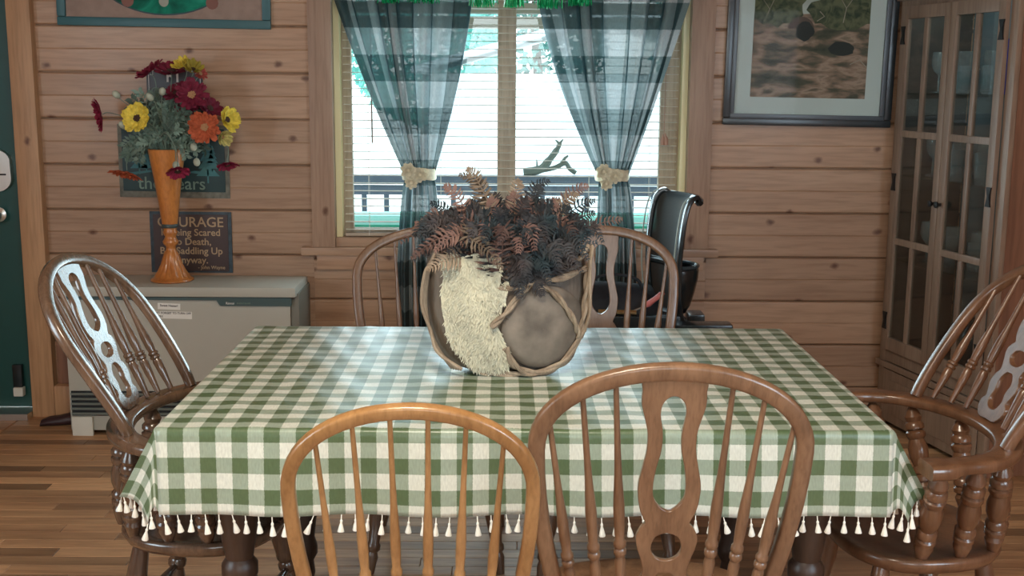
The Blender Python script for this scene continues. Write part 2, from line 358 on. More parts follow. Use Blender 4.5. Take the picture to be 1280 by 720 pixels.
# tiled entry by the door
tl = tag(box('trim_1', (XL, 3.05, -.012), (-2.21, WY, -.003), grout_m), kind='structure')
for i in range(4):
    for j in range(7):
        x0 = -2.213-i*.30; y0 = 3.055+j*.28
        if x0-.3 < XL: continue
        o = MB().box((x0-.292, y0, -.003), (x0, y0+.272, .004), .002).build('tile', tile_m, tl)
# log siding
wall = tag(MB().box((XL, WY+.02, -.012), (-2.99, WY+.16, ZC)).box((-2.99, WY+.02, 2.05), (WIN[0], WY+.16, ZC)).box((-2.03, WY+.02, -.012), (WIN[0], WY+.16, 2.05))
    .box((WIN[0], WY+.02, -.012), (WIN[1], WY+.16, WIN[2]-.03)).box((WIN[0], WY+.02, WIN[3]), (WIN[1], WY+.16, ZC)).box((WIN[1], WY+.02, -.012), (XR, WY+.16, ZC)).build('wall_back', pine, smooth=False), kind='structure')
zs = [.718+.193*i for i in range(-4, 11)]
def plank(x0, x1, z0, z1, parent=wall, full=True):
    h = z1-z0; g = .006
    prof = [(0.026, .0015), (.008, .0015), (.001, g), (0, g+.004)]
    if full: prof += [(0, h/2-.003), (.0022, h/2), (0, h/2+.003)]
    prof += [(0, h-g-.004), (.001, h-g), (.008, h-.0015), (.026, h-.0015)]
    n = len(prof); vs = [(x0, WY+a, z0+b) for a, b in prof]+[(x1, WY+a, z0+b) for a, b in prof]
    fs = [tuple(range(n-1, -1, -1)), tuple(range(n, 2*n))]+[(i, i+1, i+1+n, i+n) for i in range(n-1)]+[(n-1, 0, n, 2*n-1)]
    return MB().add(vs, fs).build('plank', pine, parent, smooth=False)
allz = [0]+[z for z in zs if z > .05]
for i, z0 in enumerate(allz):
    z1 = allz[i+1] if i+1 < len(allz) else ZC
    if z1-z0 < .03: continue
    f = z1-z0 > .15
    plank(-1.965, -.817, z0, z1, full=f); plank(.880, XR, z0, z1, full=f)
    if z1 < .73: plank(-.8165, .8795, z0, min(z1, .70), full=f)
    if z0 > 2.2: plank(-3.05, -1.966, z0, z1, full=f)
    if z0 > 2.15: plank(-.8165, .8795, z0, z1, full=f)
# door and its casing
door = tag(box('door_1', (-2.985, WY+.015, .03), (-2.055, WY+.06, 2.04), doorgreen), kind='structure')
MB().box((-2.29, WY+.008, .10), (-2.96, WY+.018, 1.95)).build('door_panel', doorgreen, door)
m = MB(); pl = [(-2.158+.066*cos(a)*.95, 1.075+(.035 if sin(a) > 0 else -.035)+.055*sin(a)) for a in [2*pi*i/24 for i in range(24)]]
# lever plate: rounded upright plate with keypad marks
m.prism(pl, WY-.012, WY+.015); pt = m.build('lock_plate', steel, door)
MB().box((-2.145, WY-.0145, 1.055), (-2.115, WY-.011, 1.062)).build('lock_slot', black_metal, pt)
m = MB(); q = Matrix.Translation((-2.167, WY+.015, .885)) @ Matrix.Rotation(pi/2, 4, 'X'); m.lathe([(.030, 0), (.032, .006), (.014, .012), (.012, .03), (.026, .042), (.033, .058), (.030, .072), (.016, .08), (.001, .081)], 20, q); m.build('door_knob', steel, door)
strap = MB().box((-2.148, WY-.012, .125), (-2.108, WY+.015, .225), .004).build('kick_down_stop', black_plastic, door)
MB().box((-2.146, WY-.022, .085), (-2.104, WY+.012, .125), .006).build('stop_tip', heater_w, strap)
tag(box('trim_2', (-2.057, WY-.045, 0), (-1.958, WY+.02, 2.10), pine_v2, bev=.004), kind='structure')
tag(box('trim_3', (-3.05, WY-.045, 2.045), (-2.058, WY+.02, 2.15), pine_v2, bev=.004), kind='structure')
tag(box('trim_4', (-3.10, WY-.045, 0), (-2.99, WY+.02, 2.043), pine_v2, bev=.004), kind='structure')
tag(box('trim_5', (-3.0, WY-.10, 0), (-2.058, WY+.02, .028), steel), kind='structure')
# window casing, stool, apron
tag(box('trim_6', (-.818, WY-.028, .757), (-.720, WY+.03, 2.07), pine_v, bev=.003), kind='structure')
tag(box('trim_7', (.782, WY-.028, .757), (.881, WY+.03, 2.07), pine_v, bev=.003), kind='structure')
tag(box('trim_8', (-.87, WY-.03, 2.072), (.93, WY+.03, 2.18), pine, bev=.003), kind='structure')
tag(MB().box((-.865, WY-.045, .722), (.925, WY+.02, .757), .006).build('trim_9', pine), kind='structure')
tag(MB().box((-.80, WY-.028, .66), (.865, WY+.02, .7215), .004).build('trim_10', pine), kind='structure')
# window unit
win = tag(MB().box((-.72, WY+.005, .757), (.782, WY+.15, .795)).box((-.72, WY+.03, 2.0), (.782, WY+.15, 2.06)).build('window_1', pine, smooth=False), kind='structure')
yel = plain('lit_jamb_pine', (.85, .74, .42), .4)  # daylight on the jambs is put into this pale yellow
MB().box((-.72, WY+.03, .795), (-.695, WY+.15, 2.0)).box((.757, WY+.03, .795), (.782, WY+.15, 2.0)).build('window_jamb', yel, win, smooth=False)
for x0, x1 in ((-.695, -.655), (-.027, .052), (.675, .757)):
    MB().box((x0, WY+.09, .80), (x1, WY+.13, 2.0), .003).build('sash_stile', sashwood, win)
MB().box((-.655, WY+.09, .798), (-.0275, WY+.13, .825)).box((-.655, WY+.09, 1.93), (-.0275, WY+.13, 2.0)).box((.0525, WY+.09, .798), (.6745, WY+.13, .825)).box((.0525, WY+.09, 1.93), (.6745, WY+.13, 2.0)).build('sash_rail', sashwood, win, smooth=False)
for x0, x1 in ((-.655, -.0275), (.0525, .6745)):
    box('pane', (x0, WY+.108, .825), (x1, WY+.112, 1.93), glass_clear, win)
# side walls, wall behind the camera (each with its window opening), ceiling
def wall_with_hole(name, fixed, axis, a0, a1, h):
    m = MB(); t = .12
    def bb(u0, u1, z0, z1):
        if axis == 'X': m.box((fixed, u0, z0), (fixed+t*(1 if fixed > 0 else -1), u1, z1))
        else: m.box((u0, fixed, z0), (u1, fixed-t, z1))
    bb(a0, h[0], -.08, ZC); bb(h[1], a1, -.08, ZC); bb(h[0], h[1], -.08, h[2]); bb(h[0], h[1], h[3], ZC)
    return tag(m.build(name, plaster, smooth=False), kind='structure')
wall_with_hole('wall_right', XR, 'X', YB, WY+.02, (-1.05, .45, .95, 2.05))
wall_with_hole('wall_left', XL, 'X', YB, WY+.02, (-.15, 1.35, .95, 2.05))
wall_with_hole('wall_front', YB, 'Y', XL, XR, (-.7, 1.1, 1.05, 2.15))
tag(box('ceiling', (XL-.1, YB-.1, ZC), (XR+.1, WY+.16, ZC+.08), ceil_m), kind='structure')
for nm, a, b_ in (('window_2', (XR+.04, -1.05, .95), (XR+.05, .45, 2.05)), ('window_3', (XL-.05, -.15, .95), (XL-.04, 1.35, 2.05)), ('window_4', (-.7, YB-.06, 1.05), (1.1, YB-.05, 2.15))):
    w = tag(box(nm, a, b_, glass_clear), kind='structure')

# ================================================================== OUTSIDE
gravel = plain('pale_gravel', (.75, .74, .70), .9, noise=.1, nscale=3)
tag(box('ground', (-40, WY+.9, -.75), (40, 60, -.65), gravel), kind='structure')
deckm = plain('sunlit_deck', (.55, .58, .6), .7, noise=.15, nscale=6)
deck = tag(box('porch_floor', (-3, WY+.16, -.2), (4, 8.2, -.12), deckm), kind='structure')
bluegrey = plain('bluegrey_rail_paint', (.11, .15, .21), .6, noise=.1, nscale=9)
rail = empty('porch_railing', (0, 7.6, -.12)); tag(rail, 'blue grey porch railing with square balusters outside the window', 'railing')
MB().box((-2.6, -.04, 0.915), (3.2, .05, .975)).build('top_rail', bluegrey, rail)
MB().box((-2.6, -.02, 0.845), (3.2, .03, .905)).build('under_rail', bluegrey, rail)
MB().box((-2.6, -.02, 0.10), (3.2, .03, .15)).build('bottom_rail', bluegrey, rail)
x = -2.5; proto = None
while x < 3.1:
    if proto is None: proto = MB().box((-.016, -.016, .15), (.016, .016, .846)).build('baluster', bluegrey, rail)
    else: o = proto.copy(); C.objects.link(o); 
    (proto if x == -2.5 else o).location = (x, 0, 0); x += .145
MB().box((-2.65, -.05, 0), (-2.55, .05, 1.05)).build('post', bluegrey, rail); MB().box((3.15, -.05, 0), (3.25, .05, 1.05)).build('post', bluegrey, rail)
turq = plain('turquoise_paint', (.02, .50, .36), .5); tanm = plain('tan_board', (.42, .38, .26), .7)
bench = empty('porch_table', (-.4, 6.35, -.12)); tag(bench, 'turquoise topped porch table standing outside the window', 'table')
MB().box((-1.4, -.30, .80), (2.4, .32, .84), .004).build('tabletop', turq, bench); MB().box((-1.38, -.29, .745), (2.38, -.26, .80)).build('apron', tanm, bench)
for sx in (-1.35, 2.30):
    for sy in (-.26, .26): MB().box((sx, sy-.03, 0), (sx+.06, sy+.03, .80)).build('leg', tanm, bench)
drift = MB(); yq = 7.6
drift.tube(catmull([(.13, 7.6, .875), (.24, 7.6, .895), (.30, 7.6, .96), (.35, 7.6, 1.03), (.365, 7.6, 1.07)], 5), [.030]*5+[.028]*5+[.022]*5+[.016]*5+[.012], 8)
drift.tube([(.362, 7.6, 1.06), (.335, 7.6, 1.085)], [.011, .004], 6).tube([(.362, 7.6, 1.06), (.385, 7.6, 1.09)], [.011, .004], 6)
drift.tube(catmull([(.24, 7.6, .885), (.33, 7.6, .905), (.40, 7.6, .935), (.43, 7.6, .90), (.47, 7.6, .872)], 5), .016, 8)
drift.tube([(.36, 7.6, .91), (.40, 7.6, .97), (.42, 7.6, .985)], [.014, .01, .006], 6).tube([(.22, 7.6, .89), (.215, 7.6, .96)], [.01, .003], 6)
tag(drift.build('driftwood', plain('driftwood_grey', (.16, .19, .17), .8)), 'grey branching driftwood lying on the porch railing outside', 'driftwood')
# eave of the porch
eavem = plain('porch_eave_board', (.30, .27, .22), .7)
ev = empty('porch_eave', (0, 7.6, 1.70)); tag(ev, 'tan boarded porch eave beam above the railing, seen through the blind', 'eave')
MB().box((-3, -.05, .085), (4, .05, .155)).build('beam', eavem, ev); MB().box((-3, -.10, .18), (4, .1, .24)).build('gutter_board', eavem, ev); MB().box((-3, -.10, .262), (4, .1, .34)).build('fascia', eavem, ev)
tag(box('porch_roof', (-3, WY+.16, 2.35), (4, 7.75, 2.41), eavem), kind='structure')
for sx in (-2.7, 3.6):
    MB().box((sx, -.05, -1.82), (sx+.1, .05, .085)).build('post', eavem, ev); MB().box((sx, -.05, .34), (sx+.1, .05, .65)).build('bracket', eavem, ev)
# white outbuilding and trees behind
wb = plain('white_shed_wall', (.85, .86, .84), .6); roofm = plain('pale_metal_roof', (.80, .82, .84), .5)
shed = empty('white_shed', (2.2, 22, -.65)); tag(shed, 'white outbuilding with a low pale gable roof beyond the porch', 'building')
MB().box((-3.6, 0, 0), (3.6, 5, 2.2)).build('wall', wb, shed, smooth=False)
MB().prism([(-3.9, 2.2), (0, 3.3), (3.9, 2.2), (3.9, 2.32), (0, 3.42), (-3.9, 2.32)], -.3, 5.3).build('roof', roofm, shed, smooth=False)
leafm = foliage('tree_leaves', (.12, .36, .32), (.32, .62, .55), transl=.4, scale=1.5); barkm = plain('tree_bark', (.12, .09, .07), .9)
def tree(x, y, h, rad, n, label, seed):
    rnd = random.Random(seed); t = empty('leafy_tree', (x, y, -.65)); tag(t, label, 'tree')
    MB().tube(catmull([(0, 0, 0), (.1, 0, h*.35), (-.05, .1, h*.7), (0, 0, h*.95)], 4), [.22-.014*i for i in range(13)], 8).build('trunk', barkm, t)
    m = MB()
    for i in range(n):
        a = rnd.uniform(0, 2*pi); zz = rnd.uniform(-1, 1); q = sqrt(max(0, 1-zz*zz))*rnd.uniform(.5, 1)**.5
        c = Vector((cos(a)*q*rad, sin(a)*q*rad, h*.62+zz*h*.42)); u = Vector((rnd.gauss(0, 1), rnd.gauss(0, 1), rnd.gauss(0, 1))).normalized(); v = u.orthogonal().normalized(); s_ = rnd.uniform(.10, .2)
        m.add([c-u*s_, c+v*s_*.5, c+u*s_, c-v*s_*.5], [(0, 1, 2, 3)])
    f = m.build('crown', leafm, t, smooth=False)
tree(-2.0, 30, 4.9, 2.0, 2600, 'leafy tree left of the window post beyond the white shed', 1)
tree(.9, 34, 5.3, 2.1, 2600, 'leafy tree rising just behind the gable of the white shed', 2)
tree(6.3, 33, 5.4, 2.3, 2600, 'leafy tree farthest right beyond the white shed', 3)
tree(-7.5, 32, 4.3, 1.9, 2200, 'leafy tree seen through the left edge of the window', 4)

# ================================================================== BLIND
bl = empty('venetian_blind', (.03, WY+.050, 0)); tag(bl, 'open slatted wooden venetian blind hanging across the window behind the curtains', 'blind')
sl = MB(); xw = .712; hs = .017
vs = []
for x in (-xw, xw):
    for yy, zz in ((-hs, 0), (-hs*.5, .0016), (0, .002), (hs*.5, .0016), (hs, 0), (hs, -.0012), (0, .0006), (-hs, -.0012)): vs.append((x, yy, zz))
fs = [(0, 1, 2, 3, 4, 5, 6, 7), (15, 14, 13, 12, 11, 10, 9, 8)]+[(i, (i+1) % 8, (i+1) % 8+8, i+8) for i in range(8)]
p0 = sl.add(vs, fs).build('slat', plain('cream_slat', (.72, .68, .60), .35), bl, smooth=False); z = .826; first = True
while z < 1.97:
    if first: o = p0; first = False
    else: o = p0.copy(); C.objects.link(o)
    o.location = (0, 0, z); o.rotation_euler = (radians(random.uniform(-2, 2)), 0, 0); z += .0335
MB().box((-xw, -.018, .798), (xw, .018, .812), .003).build('bottom_rail', blindwood, bl)
MB().box((-xw, -.02, 1.955), (xw, .02, 1.995)).build('head_rail', blindwood, bl)
for x in (-.61, -.30, .34, .60):
    MB().tube([(x, -.0185, .80), (x, -.0185, 1.96)], .0009, 4).tube([(x, .0185, .80), (x, .0185, 1.96)], .0009, 4).build('ladder_cord', white_cotton, bl)
MB().tube([(-.56-.03, -.03, 1.20), (-.565-.03, -.022, 1.97)], .004, 6).build('tilt_wand', plain('wand', (.3, .24, .2), .4), bl)
cd = MB(); cd.tube([(.655, -.03, 1.24), (.655, -.022, 1.97)], .0015, 5).turned((.648, -.032, 1.20), (.65, -.032, 1.245), [(0, .009), (.5, .011), (.8, .004), (1, .002)]).turned((.665, -.032, 1.20), (.66, -.032, 1.25), [(0, .009), (.5, .011), (.8, .004), (1, .002)])
cd.build('pull_cord', plain('cord_tassel', (.45, .25, .18), .5), bl)

# ================================================================== CURTAINS
def curtain(name, side, xt0, xt1, xm0, xm1, xb0, xb1, label, seed):
    rnd = random.Random(seed); NU, NV = 168, 90; ztop, ztie, zbot = 2.02, 1.075, .10; FW = 1.15; YC = 4.885
    ph = rnd.uniform(0, 6); nf = 8
    vs = []; uvs = []
    for j in range(NV+1):
        q = j/NV
        if q < .6: t = q/.6; z = ztop+(ztie-ztop)*t
        else: t = 1+(q-.6)/.4; z = ztie+(zbot-ztie)*(t-1)
        for i in range(NU+1):
            s = i/NU; w = s+.016*sin(2*pi*s*3.1+ph)*1.0; w = min(1, max(0, w))
            if t <= 1:
                eo = t**1.30; ei = t**1.75; e = (eo+(ei-eo)*s) if side < 0 else (ei+(eo-ei)*s)
                x = (xt0+(xt1-xt0)*w)*(1-e)+(xm0+(xm1-xm0)*w)*e
                amp = .036*(1-t)+.024*t
            else:
                e = min(1, (t-1)*2.4)**.6; x = (xm0+(xm1-xm0)*w)*(1-e)+(xb0+(xb1-xb0)*w)*e; amp = .020+.014*e
            wd = ((xt1-xt0)*(1-min(t, 1))+(xm1-xm0)*min(t, 1))
            f = 2*pi*nf*s+ph+1.9*sin(2*pi*s*1.7+ph)+.8*sin(t*3+seed+s*4)
            yv = YC-.02+amp*sin(f)+.35*amp*sin(2.3*f+1+2*t)
            if .92 < t < 1.08: yv = YC-.02+(yv-YC+.02)*.75
            x += .62*wd/nf*cos(f)*(.55 if t < 1 else .35)
            vs.append((x, yv, z)); uvs.append((s*FW, z))
    fs = [(j*(NU+1)+i, j*(NU+1)+i+1, (j+1)*(NU+1)+i+1, (j+1)*(NU+1)+i) for j in range(NV) for i in range(NU)]
    me = bpy.data.meshes.new(name); me.from_pydata(vs, [], fs); uv = me.uv_layers.new(name='UVMap')
    for l in me.loops: uv.data[l.index].uv = uvs[l.vertex_index]
    me.materials.append(curt); me.shade_smooth(); o = bpy.data.objects.new(name, me); C.objects.link(o)
    tag(o, label, 'curtain'); return o
curtain('gingham_curtain', -1, -.735, -.135, -.405, -.292, -.447, -.255, 'green and white gingham curtain tied back on the left half of the window', 3)
curtain('gingham_curtain', 1, .135, .790, .400, .515, .392, .565, 'green and white gingham curtain tied back on the right half of the window', 5)
def tieback(x, label, seed):
    rnd = random.Random(seed); r = empty('flower_tieback', (x, 4.865, 1.085)); tag(r, label, 'tieback')
    pts = [(.066*cos(a), .052*sin(a), .004*sin(3*a)) for a in [2*pi*i/24 for i in range(25)]]
    MB().tube(pts, 1, 8, True, flat=(.006, .024), upv=(0, 0, 1)).build('band', cream, r)
    for cx, cz, rr in ((-.040, .016, .034), (.008, -.002, .032), (-.028, -.034, .028)):
        m = MB(); m.sphere((cx, -.050, cz), (rr*.8, rr*.5, rr*.8), 12, 8)
        for k in range(4):
            for i in range(8):
                a = 2*pi*i/7+k*.5+rnd.random()*.3; q = rr*(1-.20*k); t = Vector((cos(a), -.25-.35*k, sin(a))).normalized(); b = t.cross(Vector((0, 1, 0))).normalized()
                c = Vector((cx, -.058, cz)); w = q*.42
                m.add([c, c+t*q*.55-b*w, c+t*q+b*w*-.3+Vector((0, -.006, 0)), c+t*q*1.02+b*w*.4, c+t*q*.55+b*w], [(0, 1, 2, 3, 4)])
        m.sphere((cx, -.068, cz), .008, 8, 6); m.build('rosette', cream, r)
tieback(-.350, 'cream fabric rosette tieback around the left curtain', 1)
tieback(.452, 'cream fabric rosette tieback around the right curtain', 2)
# curtain rod (above frame) and green tinsel garland
rod = empty('curtain_rod', (0, 0, 0)); tag(rod, 'wooden curtain rod above the window holding both gingham curtains', 'rod')
MB().tube([(-.88, 4.87, 2.06), (.94, 4.87, 2.06)], .014, 10).build('pole', cabwood, rod)
for x in (-.80, .86): MB().box((x, 4.87, 2.04), (x+.03, 4.972, 2.075)).build('bracket', cabwood, rod)
g = empty('tinsel_garland', (0, 4.795, 0)); tag(g, 'bright green tinsel garland draped along the top of the curtains', 'garland')
rnd = random.Random(5)
def garz(x): return 1.868+.10*abs(sin((x+.02)*pi/.44))
MB().tube([(x/50, .0, garz(x/50)) for x in range(-36, 40)], .004, 5).build('string', tinsel, g)
m = MB()
clusters = [(-.48, -.43, 1.765), (-.37, -.28, 1.765), (-.125, -.052, 1.752), (.012, .075, 1.752), (.132, .23, 1.748), (.26, .34, 1.760)]
for x0, x1, zb in clusters:
    for i in range(110):
        x = rnd.uniform(x0, x1); z1 = zb+rnd.uniform(0, .02); zt = garz(x)+rnd.uniform(-.01, .01); dx = rnd.gauss(0, .012); w = .0016
        y0 = rnd.uniform(-.02, .01); m.add([(x-w, y0, zt), (x+w, y0, zt), (x+dx+w, y0+rnd.uniform(-.015, .005), z1), (x+dx-w, y0+rnd.uniform(-.015, .005), z1)], [(0, 1, 2, 3)])
q = m.build('tinsel_strands', tinsel, g, smooth=False); q['kind'] = 'stuff'
MB().tube([(-.74, .0, 1.99), (-.72, 0, garz(-.72))], .003, 5).tube([(.78, .0, 1.99), (.78, 0, garz(.78))], .003, 5).tube([(-.74, .0, 1.99), (-.74, .07, 2.05)], .003, 5).tube([(.78, .0, 1.99), (.78, .07, 2.05)], .003, 5).build('hanger', tinsel, g)

# ================================================================== WINDSOR CHAIRS
SPLAT_O = [(.0, .0), (.030, .0), (.046, .02), (.050, .045), (.040, .062), (.046, .085), (.052, .11), (.046, .135), (.038, .15), (.043, .175), (.050, .195), (.053, .215), (.046, .232), (.038, .243), (.047, .262), (.052, .285), (.053, .31), (.047, .34), (.041, .37), (.041, .40), (.047, .425), (.053, .447), (.053, .47), (.05, .49), (.0, .50)]
HOLE1 = [(.0, .262), (.016, .27), (.028, .287), (.030, .31), (.026, .34), (.019, .37), (.018, .40), (.023, .43), (.021, .448), (.012, .46), (0, .464)]
HOLE2 = [(0, .172), (.016, .176), (.027, .188), (.028, .202), (.020, .218), (0, .225)]
HOLE3 = [(0, .03), (.016, .036), (.026, .06), (.022, .09), (.026, .12), (.014, .148), (0, .152)]
def mir(P): 
    R = [(x, y) for x, y in P]; Lf = [(-x, y) for x, y in P[::-1] if x > 0]; return R+Lf
def smooth2(P, per=4): return [(p.x, p.y) for p in catmull([Vector((x, y, 0)) for x, y in P], per, True)]
def spindle_prof(Lt, thick=1.0, ring=.30):
    k = thick; return [(0, .0060*k), (.06, .0066*k), (ring-.14, .0090*k), (ring-.06, .0100*k), (ring-.038, .0080*k), (ring-.028, .0112*k), (ring-.012, .0112*k), (ring-.005, .0086*k), (ring+.004, .0112*k), (ring+.018, .0112*k), (ring+.028, .0082*k), (ring+.08, .0098*k), (ring+.15, .0100*k), (ring+.27, .0068*k), (ring+.36, .0056*k), (1, .0046*k)]
BAL = [(0, .010), (.05, .014), (.16, .021), (.20, .016), (.22, .023), (.26, .023), (.28, .018), (.30, .023), (.34, .023), (.37, .017), (.45, .024), (.55, .025), (.64, .019), (.67, .024), (.71, .024), (.73, .018), (.75, .024), (.79, .024), (.82, .018), (.87, .022), (.93, .015), (.97, .009), (1, .007)]
LEG = [(0, .013), (.04, .015), (.12, .019), (.16, .015), (.18, .022), (.21, .022), (.23, .017), (.42, .024), (.50, .022), (.56, .017), (.58, .023), (.61, .023), (.63, .018), (.66, .023), (.69, .022), (.78, .025), (.92, .021), (1, .018)]
STR = [(0, .008), (.12, .010), (.3, .013), (.36, .010), (.38, .015), (.42, .016), (.5, .019), (.58, .016), (.62, .015), (.64, .010), (.7, .013), (.88, .010), (1, .008)]
def chair(loc, rz, H=1.0, hw=.22, arms=False, splat=True, nsp=3, mat=oak_mid, label='', lean=.12, seat_w=.23, top_hw=None, thick=.0115, gap=.052, bw=.165, inpl=.0155):
    r = empty('windsor_armchair' if arms else 'windsor_chair', loc, rz); tag(r, label, 'chair')
    zs_ = .45
    # seat
    sw, sd = seat_w, (.192 if arms else .215)
    def ring(sc, z, n=40):
        out = []
        for i in range(n):
            a = 2*pi*i/n; ex = .8
            x = sw*sc*math.copysign(abs(cos(a))**ex, cos(a))*(1+.05*sin(a)); y_ = sd*sc*math.copysign(abs(sin(a))**ex, sin(a)); out.append((x, y_, z))
        return out
    vs = []; rings = [(.86, zs_-.042), (.95, zs_-.032), (1.0, zs_-.014), (.99, zs_-.003), (.95, zs_), (.80, zs_-.006), (.5, zs_-.013), (.15, zs_-.013)]
    for sc, z in rings: vs += ring(sc, z)
    n = 40; fs = [(k*n+i, k*n+(i+1) % n, (k+1)*n+(i+1) % n, (k+1)*n+i) for k in range(len(rings)-1) for i in range(n)]+[tuple(range(n-1, -1, -1)), tuple((len(rings)-1)*n+i for i in range(n))]
    MB().add(vs, fs).build('seat', mat, r, angle=60)
    # legs and stretchers
    tops = {}
    for sx in (-1, 1):
        for sy in (-1, 1):
            p1 = Vector((sx*sw*.62, sy*sd*.62, zs_-.036)); p0 = Vector((sx*(sw*.62+.055), sy*(sd*.62+.06), .0)); tops[sx, sy] = (p0, p1)
            MB().turned(p0, p1, LEG, 12).build('leg', mat, r)
    mids = []
    for sx in (-1, 1):
        a = tops[sx, -1][0].lerp(tops[sx, -1][1], .42); b = tops[sx, 1][0].lerp(tops[sx, 1][1], .42); mids.append(a.lerp(b, .5)); MB().turned(a, b, STR, 10).build('stretcher', mat, r)
    MB().turned(mids[0], mids[1], STR, 10).build('stretcher', mat, r)
    for sy in (-1, 1):
        a = tops[-1, sy][0].lerp(tops[-1, sy][1], .58); b = tops[1, sy][0].lerp(tops[1, sy][1], .58); MB().turned(a, b, STR, 10).build('stretcher', mat, r)
    # hoop
    if arms:
        zb = .70; bwid = bw; ybase = -.105
    else:
        zb = zs_-.004; bwid = bw; ybase = -.155
    yt = ybase-lean
    def lean_y(z): t = (z-zb)/(H-zb); return ybase+(yt-ybase)*(t**1.15 if t > 0 else 0)
    pts = []; zc = H-.15-thick if not arms else zb+(H-zb)*.52; bz = H-thick-zc
    N1, N2 = 8, 28
    hw_ = hw-.010
    for i in range(N1): t = i/N1; pts.append((-(bwid+(hw_-bwid)*sin(t*pi/2)), zb+(zc-zb)*t))
    for i in range(N2+1): a = pi-pi*i/N2; pts.append((hw_*cos(a), zc+bz*sin(a)**.92 if sin(a) > 0 else zc))
    for i in range(N1-1, -1, -1): t = i/N1; pts.append(((bwid+(hw_-bwid)*sin(t*pi/2)), zb+(zc-zb)*t))
    P = [Vector((x, lean_y(z), z)) for x, z in pts]
    nY = Vector((0, 1, (ybase-yt)*-1/(H-zb)*-1)).normalized()
    MB().tube(P, 1, 12, True, flat=(inpl, thick), upv=Vector((0, 1, -(yt-ybase)/(H-zb)))).build('back_hoop', mat, r, angle=50)
    def hoop_z(x):   # height of the underside of the hoop at x
        q = min(.999, abs(x)/hw_); return zc+bz*(1-q*q)**.46-thick*.8
    # splat
    zbase = zs_-.01 if not arms else zb+.005
    def ycurve(x): # base line of the spindles
        if arms: return .02-.20*sqrt(max(.01, 1-(x/.275)**2))
        return -.185+.35*x*x
    if splat:
        top = hoop_z(0)+.006; sc = (top-zbase)/.5
        if arms: sc_x = 1.05
        else: sc_x = 1.0
        me = curve_mesh([smooth2(mir(SPLAT_O)), smooth2(mir(HOLE1)), smooth2(mir(HOLE2)), smooth2(mir(HOLE3))], .005, .0015)
        yb_ = ycurve(0)
        for v in me.vertices:
            z = zbase+v.co.y*sc; t = v.co.y/.5; ytop = lean_y(top); v.co = Vector((v.co.x*sc_x, yb_+(ytop-yb_)*t+v.co.z, z))
        me.materials.append(mat); o = bpy.data.objects.new('splat', me); C.objects.link(o); o.parent = r
        xs = [s_*(.052+gap*(i+.75)) for s_ in (-1, 1) for i in range(nsp)]
        tops_x = [s_*(.052+gap*(i+.85)*1.08) for s_ in (-1, 1) for i in range(nsp)]
    else:
        xs = [(i-(nsp-1)/2)*gap*.78 for i in range(nsp)]; tops_x = [(i-(nsp-1)/2)*gap for i in range(nsp)]
    for xb, xt in zip(xs, tops_x):
        zt = hoop_z(xt); x_b = xb*(bwid+.02)/(hw-.0) if (splat and not arms) else xb
        MB().turned((x_b, ycurve(x_b), zbase), (xt, lean_y(zt), zt+.004), spindle_prof(1, (1.05 if splat else .9) if not arms else 1.12, .405 if not arms else .30), 12).build('spindle', mat, r)
    if arms:
        pts = []
        for i in range(25):
            a = pi+pi*i/24; pts.append(Vector((.275*cos(a), .02+.20*sin(a), .688)))
        front = [(-.283, .05), (-.290, .08), (-.290, .112)]
        pts = [Vector((x, y_, .688)) for x, y_ in front[::-1]]+pts+[Vector((-x, y_, .688)) for x, y_ in front]
        pts = catmull(pts, 2); R = [1.25 if (k < 4 or k > len(pts)-5) else 1 for k in range(len(pts))]
        MB().tube(pts, R, 12, True, flat=(.030, .0135), upv=(0, 0, 1)).build('arm_rail', mat, r, angle=55)
        for sx in (-1, 1):
            for (xa, ya, xs_, ys_) in ((.286, .075, .185, .055), (.270, -.015, .185, -.035), (.222, -.098, .160, -.125), (.10, -.165, .08, -.185)):
                MB().turned((sx*xs_, ys_, zs_-.008), (sx*xa, ya, .678), BAL, 12).build('baluster', mat, r)
    return r
chair((-.155, 2.10, 0), radians(1), H=.963, hw=.2135, arms=False, splat=False, nsp=6, mat=oak_gold, label='golden oak spindle-back chair with no splat, nearest on the left front of the table', lean=.14, gap=.0615, bw=.150, seat_w=.20, inpl=.0122)
chair((.297, 2.19, 0), radians(-1), H=1.005, hw=.243, mat=oak_mid, label='brown oak chair with pierced keyhole splat, nearest at the right front of the table', lean=.13, gap=.052, bw=.165)
chair((.315, 3.45, 0), pi, H=1.01, hw=.243, mat=oak_dark if False else oak_mid, label='hoop-back chair with pierced splat across the table beside the black office chair', lean=.12)
chair((-.200, 3.52, 0), pi, H=1.0, hw=.285, splat=False, nsp=8, mat=oak_mid, label='hoop-back spindle chair across the table beside the left curtain', lean=.12, gap=.062, bw=.20)
chair((-.702, 2.677, 0), radians(-94), H=1.062, hw=.234, arms=True, mat=oak_dark, seat_w=.215, thick=.0115, inpl=.0145, label='dark armchair with pierced splat at the left end of the table by the heater', lean=.231, bw=.207, gap=.040)
chair((.955, 2.602, 0), radians(96.2), H=1.072, hw=.238, arms=True, mat=oak_red, seat_w=.215, inpl=.0145, label='reddish brown armchair at the right end of the table by the glass cabinet', lean=.256, bw=.214, gap=.046)

